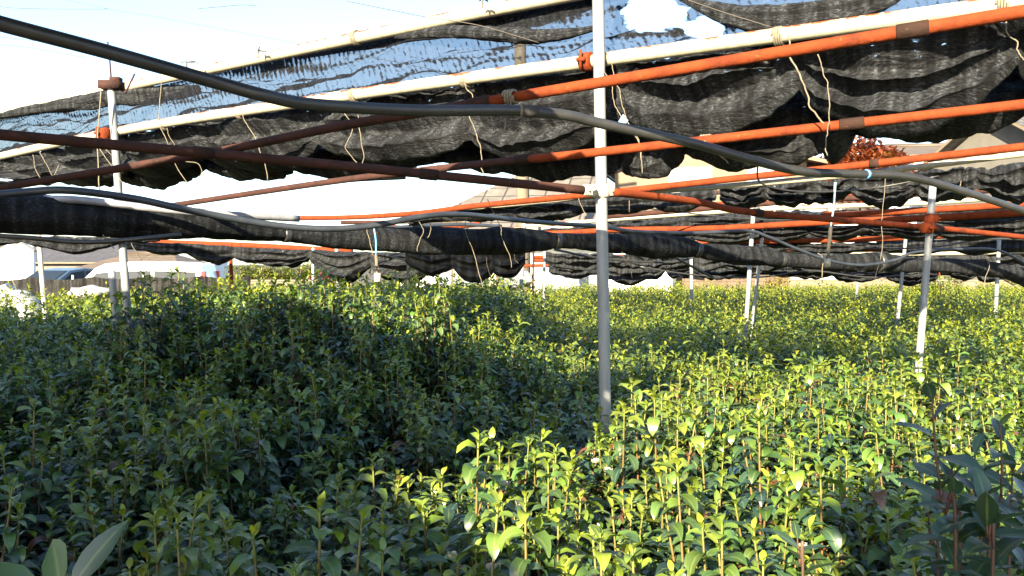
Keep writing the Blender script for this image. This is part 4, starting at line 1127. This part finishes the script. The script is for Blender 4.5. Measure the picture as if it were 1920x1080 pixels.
# ------------------------------------------------------------------ beyond the field
def house(label, cx, cy, z0, w_, dp, h, rh, rz, wall, roof, hip=0.0, ov=.5, wins=(), cat='house', name='house'):
    rt = root(name, (cx, cy, z0), label, cat, None, rz)
    m = MB(); m.box((0, 0, h / 2), (w_, dp, h))
    if hip == 0:
        for s in (-1, 1): m.add([(s * w_ / 2, -dp / 2, h), (s * w_ / 2, dp / 2, h), (s * w_ / 2, 0, h + rh * .98)], [(0, 1, 2) if s > 0 else (0, 2, 1)])
    m.build('wall', wall, rt, sm=False)
    X, Y = w_ / 2 + ov, dp / 2 + ov; zb = h - rh * ov / (dp / 2)
    rx = X - hip
    sl = math.hypot(Y, rh + h - zb); zt = h + rh
    m = MB(); th = .12
    m.quad([(-X, -Y, zb), (X, -Y, zb), (rx, 0, zt), (-rx, 0, zt)], [(-X, 0), (X, 0), (rx, sl), (-rx, sl)])
    m.quad([(X, Y, zb), (-X, Y, zb), (-rx, 0, zt), (rx, 0, zt)], [(-X, 0), (X, 0), (rx, sl), (-rx, sl)])
    if hip > 0:
        m.quad([(X, -Y, zb), (X, Y, zb), (rx, 0, zt)], [(-Y, 0), (Y, 0), (0, sl)])
        m.quad([(-X, Y, zb), (-X, -Y, zb), (-rx, 0, zt)], [(-Y, 0), (Y, 0), (0, sl)])
    # eaves: a fascia ring with real thickness and a soffit
    ring = [(-X, -Y), (X, -Y), (X, Y), (-X, Y)]
    rf = m.build('roof', roof, rt, sm=False)
    m = MB()
    for (a, b) in zip(ring, ring[1:] + ring[:1]):
        if hip == 0 and a[0] == b[0]:
            mid = (a[0], 0)
            m.add([(*a, zb - th), (a[0], 0, zt - th), (a[0], 0, zt - .003), (*a, zb - .003)], [(0, 1, 2, 3)])
            m.add([(b[0], 0, zt - th), (*b, zb - th), (*b, zb - .003), (b[0], 0, zt - .003)], [(0, 1, 2, 3)])
        else: m.add([(*a, zb - th), (*b, zb - th), (*b, zb - .003), (*a, zb - .003)], [(0, 1, 2, 3)])
    m.add([(-X, -Y, zb - th), (X, -Y, zb - th), (X, -dp / 2 - .003, h - th), (-X, -dp / 2 - .003, h - th)], [(0, 3, 2, 1)])
    m.build('fascia', M['cream'], rf, sm=False)
    m = MB().tube([(-rx - .05, 0, zt + .02), (rx + .05, 0, zt + .02)], .10, 8); m.build('ridge', roof, rf)
    for (side, a, z, ww, hh) in wins:
        if side == 'f': c = np.array((a, -dp / 2 - .02, z)); sz = (ww, .06, hh); hx = np.array((1, 0, 0)); ins = np.array((0, -.02, 0))
        else:
            sg = 1 if side == 'r' else -1
            c = np.array((sg * (w_ / 2 + .02), a, z)); sz = (.06, ww, hh); hx = np.array((0, 1, 0)); ins = np.array((sg * .02, 0, 0))
        fr = MB()
        for s in (-1, 0, 1): fr.box(c + hx * s * ww / 2, (.09 if side == 'f' else .1, .1 if side == 'f' else .09, hh + .1))
        for s in (-1, 1): fr.box(c + np.array((0, 0, s * hh / 2)), ((ww - .1) if side == 'f' else .094, .094 if side == 'f' else (ww - .1), .08))
        f = fr.build('window', M['frame'], rt, sm=False)
        MB().box(c, sz).build('pane', M['glass'], f, sm=False)
    return rt
def ctr(u, d): return ((u - CX) / F * d, d)
# middle: pale tiled hip roof, then the cream house, then the right houses
x, y = ctr(1040, 30); house('house with a large pale tiled roof behind the central pole, left of the cream house', x, y, -.35, 8.6, 7.5, 2.9, 2.25, R(-14), M['plaster'], M['roof_pale'], 3.9, .6, [('f', -2.2, 1.6, 1.6, 1.1), ('f', 1.2, 1.6, 1.6, 1.1)])
x, y = ctr(1330, 33); house('cream house with white wall panels and windows, right of the central pole', x, y, -.35, 7.5, 6.4, 5.4, .8, R(76), M['cream'], M['roof_tan'], 0, .6, [('l', -1.9, 4.75, 1.2, .8), ('l', .6, 4.75, 1.4, .8)])
x, y = ctr(1500, 30); house('low white outbuilding with a flat tan eave between the cream house and the red maple', x, y, -.35, 5.0, 4.0, 4.15, .3, R(5), M['plaster'], M['roof_tan'], 0, .3, [('f', -.8, 3.3, 1.6, .9)])
x, y = ctr(1770, 36); house('white building with a plain wall right of the red maple', x, y, -.35, 4.2, 5, 6.2, .6, R(-8), M['plaster'], M['roof_tan'], 0, .3, [('f', .6, 4.4, 1.2, .9)])
x, y = ctr(2010, 30); house('grey tiled roof house at the right edge', x, y, -.35, 7.0, 6.5, 5.1, 2.0, R(20), M['grey_wall'], M['roof_grey'], 0, .7, [('f', -1.8, 4.2, 1.4, 1.0), ('f', 1.4, 4.2, 1.4, 1.0)])
# left
x, y = ctr(30, 55); house('small white gabled house at the far left', x, y, -2.2, 1.8, 2.1, 4.6, .75, R(115), M['plaster'], M['plaster'], 0, .08, [('l', .2, 1.8, .5, .8)])
x, y = ctr(195, 66); house('grey roofed house behind the cars at the left', x, y, -2.2, 8.4, 8, 3.9, 1.5, R(4), M['grey_wall'], M['roof_slate'], 0, .4, [('f', 1, 1.9, 1.6, 1.0)])
x, y = ctr(285, 44); house('tan roofed bungalow right behind the white van', x, y, -1.6, 5.2, 5, 2.85, .75, R(-6), M['cream'], M['roof_tan'], 1.9, .5, [('f', -1, 1.6, 1.4, 1.0)])
def wall(label, u0, u1, d0, d1, zt, mat, th=.15):
    a, b = np.array(ctr(u0, d0)), np.array(ctr(u1, d1))
    c = (a + b) / 2; L = np.linalg.norm(b - a); g = float(ground_h(c[0], c[1])) - .1
    t = (b - a) / L; n = np.array((t[1], -t[0]))
    m = MB()
    h = zt - g
    P = [(*(a + n * s), z) for s in (th / 2, -th / 2) for z in (g, zt)] + [(*(b + n * s), z) for s in (th / 2, -th / 2) for z in (g, zt)]
    uv = [(0, 0), (0, h), (th, 0), (th, h), (L, 0), (L, h), (L + th, 0), (L + th, h)]
    m.add(P, [(0, 4, 5, 1), (6, 2, 3, 7), (1, 5, 7, 3), (0, 1, 3, 2), (4, 6, 7, 5)], uv)
    m.box((c[0], c[1], zt + .025), (L + .04, th + .05, .05), Matrix.Rotation(math.atan2(t[1], t[0]), 3, 'Z'))
    return tag(m.build('wall', mat, origin=(c[0], c[1], g), sm=False), label, 'wall')
wall('white plastered wall stub between the van and the green shrubs', 392, 424, 31, 32, 1.55, M['plaster'])
wall('tan block wall along the far side of the field', 930, 1480, 26.5, 27.5, 1.12, M['block'])
wall('pale low wall along the far right side of the field', 1480, 2100, 27.5, 25.5, .98, M['concrete'])
wall('pale low kerb wall in front of the green shrubs', 425, 660, 24.6, 25, 1.02, M['concrete'])
# black net fence at the left
def net_fence():
    a, b = np.array(ctr(-60, 14.0)), np.array(ctr(470, 16.5))
    rt = root('net_fence', (*((a + b) / 2), 0), 'low black net fence along the left end of the field, in front of the cars', 'fence'); rt['_w'] = 1
    V, UV, Fc = [], [], []
    nu, nv = 80, 12
    L = np.linalg.norm(b - a)
    for i in range(nu + 1):
        p = a + (b - a) * i / nu
        sg = .05 * abs(math.sin(i / nu * math.pi * 5))
        for j in range(nv + 1):
            z = .35 + (1.33 - sg - .35) * j / nv
            V.append((p[0], p[1] + .05 * fbm(i * .25, j * .35, 3), z)); UV.append((L * i / nu, z))
    for i in range(nu):
        for j in range(nv): q = i * (nv + 1) + j; Fc.append((q, q + 1, q + nv + 2, q + nv + 1))
    mk('net', V, Fc, M['net_fence_caster'], rt, uv=UV)
    for k in range(4):
        p = a + (b - a) * (k + .3) / 4
        mk('post', *tube([(p[0], p[1] + .08, 0), (p[0], p[1] + .08, 1.36)], .02, 8), M['steel'], rt)
net_fence()
# plastic sheets and stones
def lump(name, u, v, d, sx, sy, sz, mat, label, cat, seed, group=None, zb=None):
    c = at(u, v, d)
    m = MB(); nU, nW = 18, 10
    V, Fc = [], []
    for j in range(nW + 1):
        th = math.pi * j / nW
        for i in range(nU):
            ph = 2 * math.pi * i / nU
            q = np.array((math.sin(th) * math.cos(ph), math.sin(th) * math.sin(ph), math.cos(th)))
            f = 1 + .45 * fbm(q[0] * 1.6 + seed, q[1] * 1.6, q[2] * 1.6)
            V.append((c.x + sx * q[0] * f, c.y + sy * q[1] * f, c.z + sz * q[2] * f))
    for j in range(nW):
        for i in range(nU): Fc.append((j * nU + i, j * nU + (i + 1) % nU, (j + 1) * nU + (i + 1) % nU, (j + 1) * nU + i))
    return tag(mk(name, V, Fc, mat, origin=c), label, cat, group)
for i, (u, v, d, sx, sz, lab) in enumerate([(12, 556, 10, .16, .10, 'crumpled white plastic sheet at left edge behind the tea, leftmost'), (38, 572, 9, .17, .10, 'white plastic bundle behind the tea near left edge, middle one'), (56, 588, 8.2, .13, .09, 'white plastic bundle lowest in the tea near left edge'), (170, 548, 10.5, .22, .05, 'flat white sheet behind the tea, left of the pole')]):
    lump('plastic_sheet', u, v, d, sx, .15, sz + .03, M['plastic'], lab, 'plastic sheet', i * 3 + 1)
lump('plastic_sheet', 968, 522, 15, .30, .3, .14, M['plastic'], 'white plastic heap between the tall tea shoots and the central pole', 'plastic sheet', 21)
for i, (u, s, lab) in enumerate([(1045, .30, 'tan stone on the far wall, left of the central pole'), (1172, .30, 'pinkish stone on the far wall just right of the central pole'), (1212, .20, 'small pale stone, second right of the central pole'), (1262, .24, 'white stone under the far net swags'), (1385, .34, 'rounded pale rock beside the back row pole pair'), (1800, .36, 'pale rock right of the yellow green shrub'), (1850, .26, 'white rock under the tattered net'), (1898, .38, 'broad tan rock at the right edge'), (1655, .22, 'grey rock left of the leaning right pole'), (1580, .20, 'small tan rock below the hanging strap')]):
    d = 26.5 + (u - 930) / 550 if u < 1480 else 27.5 - 2 * (u - 1480) / 620
    zt = 1.17 if u < 1480 else 1.03
    v = HOR - (zt + s * .3 - EYE) * F / d
    lump('rock', u, v, d, s, s * .7, s * .62, M['rock'], lab, 'rock', i * 5 + 2, 'stones along the far edge of the field')
# shrubs and trees
def crown_mesh(blobs, nleaf, L, seed, dens=1.0):
    rr = random.Random(seed); lv = Leaves()
    tot = sum(b[3] ** 2 for b in blobs)
    for (x, y, z, r, sq) in blobs:
        for k in range(int(nleaf * r * r / tot)):
            th = math.acos(rr.uniform(-1, 1)); ph = rr.uniform(0, 6.28); q = r * rr.uniform(.55, 1.08) ** .6
            q *= 1 + .3 * fbm(math.sin(th) * math.cos(ph) * 2 + x, math.sin(th) * math.sin(ph) * 2 + y, math.cos(th) * 2 + z)
            p = (x + q * math.sin(th) * math.cos(ph), y + q * math.sin(th) * math.sin(ph), z + sq * q * math.cos(th))
            l = L * rr.uniform(.7, 1.3)
            lv.leaf(p, rr.uniform(0, 6.28), rr.uniform(-.7, .9), l, l * .6, rr.uniform(.2, 1), .2, rr.random(), rr.random(), 2)
    return lv
def shrub(name, u, v_top, d, wd, h, mat, label, cat, seed, group=None, trunk=.35, nleaf=1400, L=.11):
    top = at(u, v_top, d); g = float(ground_h(top.x, top.y))
    zc = top.z
    rt = root(name, (top.x, top.y, g), label, cat, group)
    H = zc - g; rr = random.Random(seed)
    bl = [(0, 0, H - h * .45, wd * .42, h / wd)]
    for k in range(6):
        a = rr.uniform(0, 6.28)
        bl.append((math.cos(a) * wd * .28, math.sin(a) * wd * .28, H - h * rr.uniform(.3, .75), wd * rr.uniform(.2, .3), .9))
    lv = crown_mesh(bl, nleaf, L, seed); lv.build('crown', mat, rt)
    m = MB(); m.tube(catmull([(0, 0, -.1), (.03, .02, (H - h) * .6), (0, 0, H - h * .4)], 5), [wd * .05 + .02, wd * .035 + .012, .02], 8)
    for k in range(4):
        a = k * 1.6 + rr.random()
        m.tube(catmull([(0, 0, max(.1, H - h * .9)), (math.cos(a) * wd * .15, math.sin(a) * wd * .15, H - h * .55), (math.cos(a) * wd * .3, math.sin(a) * wd * .3, H - h * .25)], 4), [.03, .012], 6)
    m.build('trunk', M['bark'], rt)
    return rt
GS = 'trimmed green shrubs beyond the field'
for i, (u, vt, wd, lab) in enumerate([(452, 494, 1.0, 'round trimmed green shrub beside the white wall stub'), (487, 487, 1.1, 'taller round green shrub, second from the white wall stub'), (522, 495, 1.0, 'round green shrub in the middle of the trimmed shrub row'), (558, 491, 1.1, 'round green shrub near the red shrub'), (580, 488, .9, 'green shrub touching the red shrub')]):
    shrub('shrub', u, vt, 27 + i * .3, wd, .95, M['shrub_green'], lab, 'shrub', 40 + i, GS, nleaf=1100, L=.10)
shrub('red_shrub', 615, 502, 25, 1.1, .75, M['maple'], 'low red leaved shrub under the grey folded net', 'shrub', 61, None, nleaf=1000, L=.10)
shrub('shrub', 1765, 512, 21, 1.2, .9, M['shrub_green'], 'yellow green shrub beyond the leaning right pole', 'shrub', 63, None, nleaf=1200, L=.09)
shrub('shrub', 1452, 506, 23, .7, 1.0, M['yellow_leaf'], 'small yellowish bush right of the back row pole pair', 'shrub', 64, None, nleaf=700, L=.08)
shrub('maple_tree', 1612, 256, 28, 3.0, 2.6, M['maple'], 'red autumn maple above the orange pipe, left of the white building', 'tree', 70, None, nleaf=11000, L=.20)
shrub('yellow_tree', 1660, 282, 27, 1.1, 1.2, M['yellow_leaf'], 'small yellow autumn tree in front of the red maple', 'tree', 71, None, nleaf=1000, L=.11)
shrub('yellow_tree', 845, 403, 24, .7, .7, M['yellow_leaf'], 'little yellow treetop above the rolled net at the middle', 'tree', 72, None, nleaf=500, L=.10)
# utility pole
c = at(973, 200, 20.5)
up = root('utility_pole', (c.x + .15, c.y, -.3), 'tall concrete utility pole seen through the net left of the central pole', 'utility pole')
m = MB().tube([(0, 0, 0), (-.08, 0, 5), (-.17, 0, 9.5)], [.165, .15, .13], 16); m.build('shaft', M['concrete'], up)
m = MB().box((-.16, -.16, 8.7), (1.5, .08, .1)); m.build('crossarm', M['steel'], up)
# vehicles
def car(label, u, d, z_roof, prof, glass_side, paint, W, rz, name, cat, wheels, tail, ws):
    x, y = ctr(u, d); Hh = max(p[1] for p in prof)
    rt = root(name, (x, y, z_roof - Hh), label, cat, None, rz)
    n = len(prof); V, Fc = [], []
    secs = [(-W / 2 + .0, .93), (-W / 2 + .06, 1.0), (W / 2 - .06, 1.0), (W / 2, .93)]
    cxm = (min(p[0] for p in prof) + max(p[0] for p in prof)) / 2
    for (yy, sc) in secs:
        for (px_, pz) in prof:
            tum = 1 - .10 * max(0, (pz - .95)) / max(.1, Hh - .95)
            V.append((cxm + (px_ - cxm) * (1 - (1 - sc) * .25), yy * tum, .3 + (pz - .3) * (1 - (1 - sc) * .35)))
    for s in range(3):
        for i in range(n): j = (i + 1) % n; Fc.append((s * n + i, s * n + j, (s + 1) * n + j, (s + 1) * n + i))
    Fc.append(tuple(range(n))[::-1]); Fc.append(tuple(3 * n + i for i in range(n)))
    body = mk('body', V, Fc, paint, rt, smooth_=False)
    for yy in (-1, 1):
        for poly in glass_side:
            V = []
            for (px_, pz) in poly:
                tum = 1 - .10 * max(0, (pz - .95)) / max(.1, Hh - .95)
                V.append((px_, yy * (W / 2 * tum + .012), pz))
            k = len(V); V += [(a, b - yy * .05, c_) for (a, b, c_) in V]
            mk('side_window', V, [tuple(range(k))] + [(i, (i + 1) % k, k + (i + 1) % k, k + i) for i in range(k)], M['car_glass'], rt, smooth_=False)
    (x0, z0), (x1, z1) = ws
    dx, dz = x1 - x0, z1 - z0; l = math.hypot(dx, dz); nx_, nz_ = -dz / l * .02, dx / l * .02
    if nz_ < 0: nx_, nz_ = -nx_, -nz_
    V = [(x0 + nx_, -W * .43, z0 + nz_), (x0 + nx_, W * .43, z0 + nz_), (x1 + nx_, W * .40, z1 + nz_), (x1 + nx_, -W * .40, z1 + nz_)]
    V += [(a - nx_ * 2, b, c_ - nz_ * 2) for (a, b, c_) in V]
    mk('windshield', V, [(0, 1, 2, 3), (0, 4, 5, 1), (1, 5, 6, 2), (2, 6, 7, 3), (3, 7, 4, 0)], M['car_glass'], rt, smooth_=False)
    for (wx, rr_) in wheels:
        for yy in (-1, 1):
            wh = mk('wheel', *tube([(wx, yy * (W / 2 - .02), rr_), (wx, yy * (W / 2 - .2), rr_)], rr_, 20), M['rubber'], rt)
            mk('rim', *tube([(wx, yy * (W / 2 - .0), rr_), (wx, yy * (W / 2 - .06), rr_)], rr_ * .62, 16), M['rim'], wh)
    tx, tz0, tz1 = tail
    for yy in (-1, 1):
        MB().box((tx, yy * (W / 2 - .075), (tz0 + tz1) / 2), (.12, .16, tz1 - tz0)).build('tail_light', M['red_lens'], rt, sm=False)
    for yy in (-1, 1):
        MB().box((prof[2][0] + .08, yy * (W / 2 - .25), .78), (.16, .34, .16)).build('headlight', M['glass'], rt, sm=False)
    return rt
# the long side faces the viewer, nose to the left
vp = [(2.2, .3), (-2.2, .3), (-2.34, .55), (-2.3, .85), (-1.75, 1.05), (-1.05, 1.72), (-.75, 1.86), (.2, 1.93), (1.6, 1.9), (2.12, 1.82), (2.28, 1.1), (2.3, .55)]
vg = [[(-1.45, 1.06), (-1.0, 1.56), (-.55, 1.62), (-.55, 1.06)], [(-.45, 1.06), (-.45, 1.63), (.62, 1.64), (.62, 1.06)], [(.72, 1.06), (.72, 1.64), (1.95, 1.6), (2.05, 1.06)]]
car('white minivan with red tail light, parked behind the black net fence', 262, 27, 1.60, vp, vg, M['car_white'], 1.74, R(4), 'minivan', 'van', [(-1.45, .33), (1.4, .33)], (2.20, 1.05, 1.62), ((-1.72, 1.08), (-1.08, 1.68)))
cp = [(2.0, .3), (-2.0, .3), (-2.1, .5), (-2.05, .8), (-1.1, .98), (-.4, 1.38), (.3, 1.46), (1.2, 1.38), (1.9, 1.02), (2.05, .9), (2.08, .5)]
cg = [[(-.8, 1.0), (-.35, 1.3), (.2, 1.36), (.2, 1.0)], [(.28, 1.0), (.28, 1.36), (1.1, 1.3), (1.5, 1.0)]]
car('blue grey car parked left of the white minivan', 118, 30.5, 1.36, cp, cg, M['car_blue'], 1.68, R(70), 'car', 'car', [(-1.3, .3), (1.25, .3)], (2.0, .75, .92), ((-1.08, 1.0), (-.44, 1.36)))
# parking surface
a = [(-26, 22.5), (-4.2, 22.5), (-4.2, 36), (-26, 36)]
V, Fc = [], []
for i in range(23):
    for j in range(15):
        X_, Y_ = -26 + 21.8 * i / 22, 22.5 + 13.5 * j / 14
        V.append((X_, Y_, float(ground_h(X_, Y_)) + .012))
for i in range(22):
    for j in range(14): q = i * 15 + j; Fc.append((q, q + 15, q + 16, q + 1))
tag(mk('parking_lot', V, Fc, M['asphalt']), kind='structure')
for o in bpy.data.objects:
    for k in ('_w', '_f'):
        if k in o: del o[k]
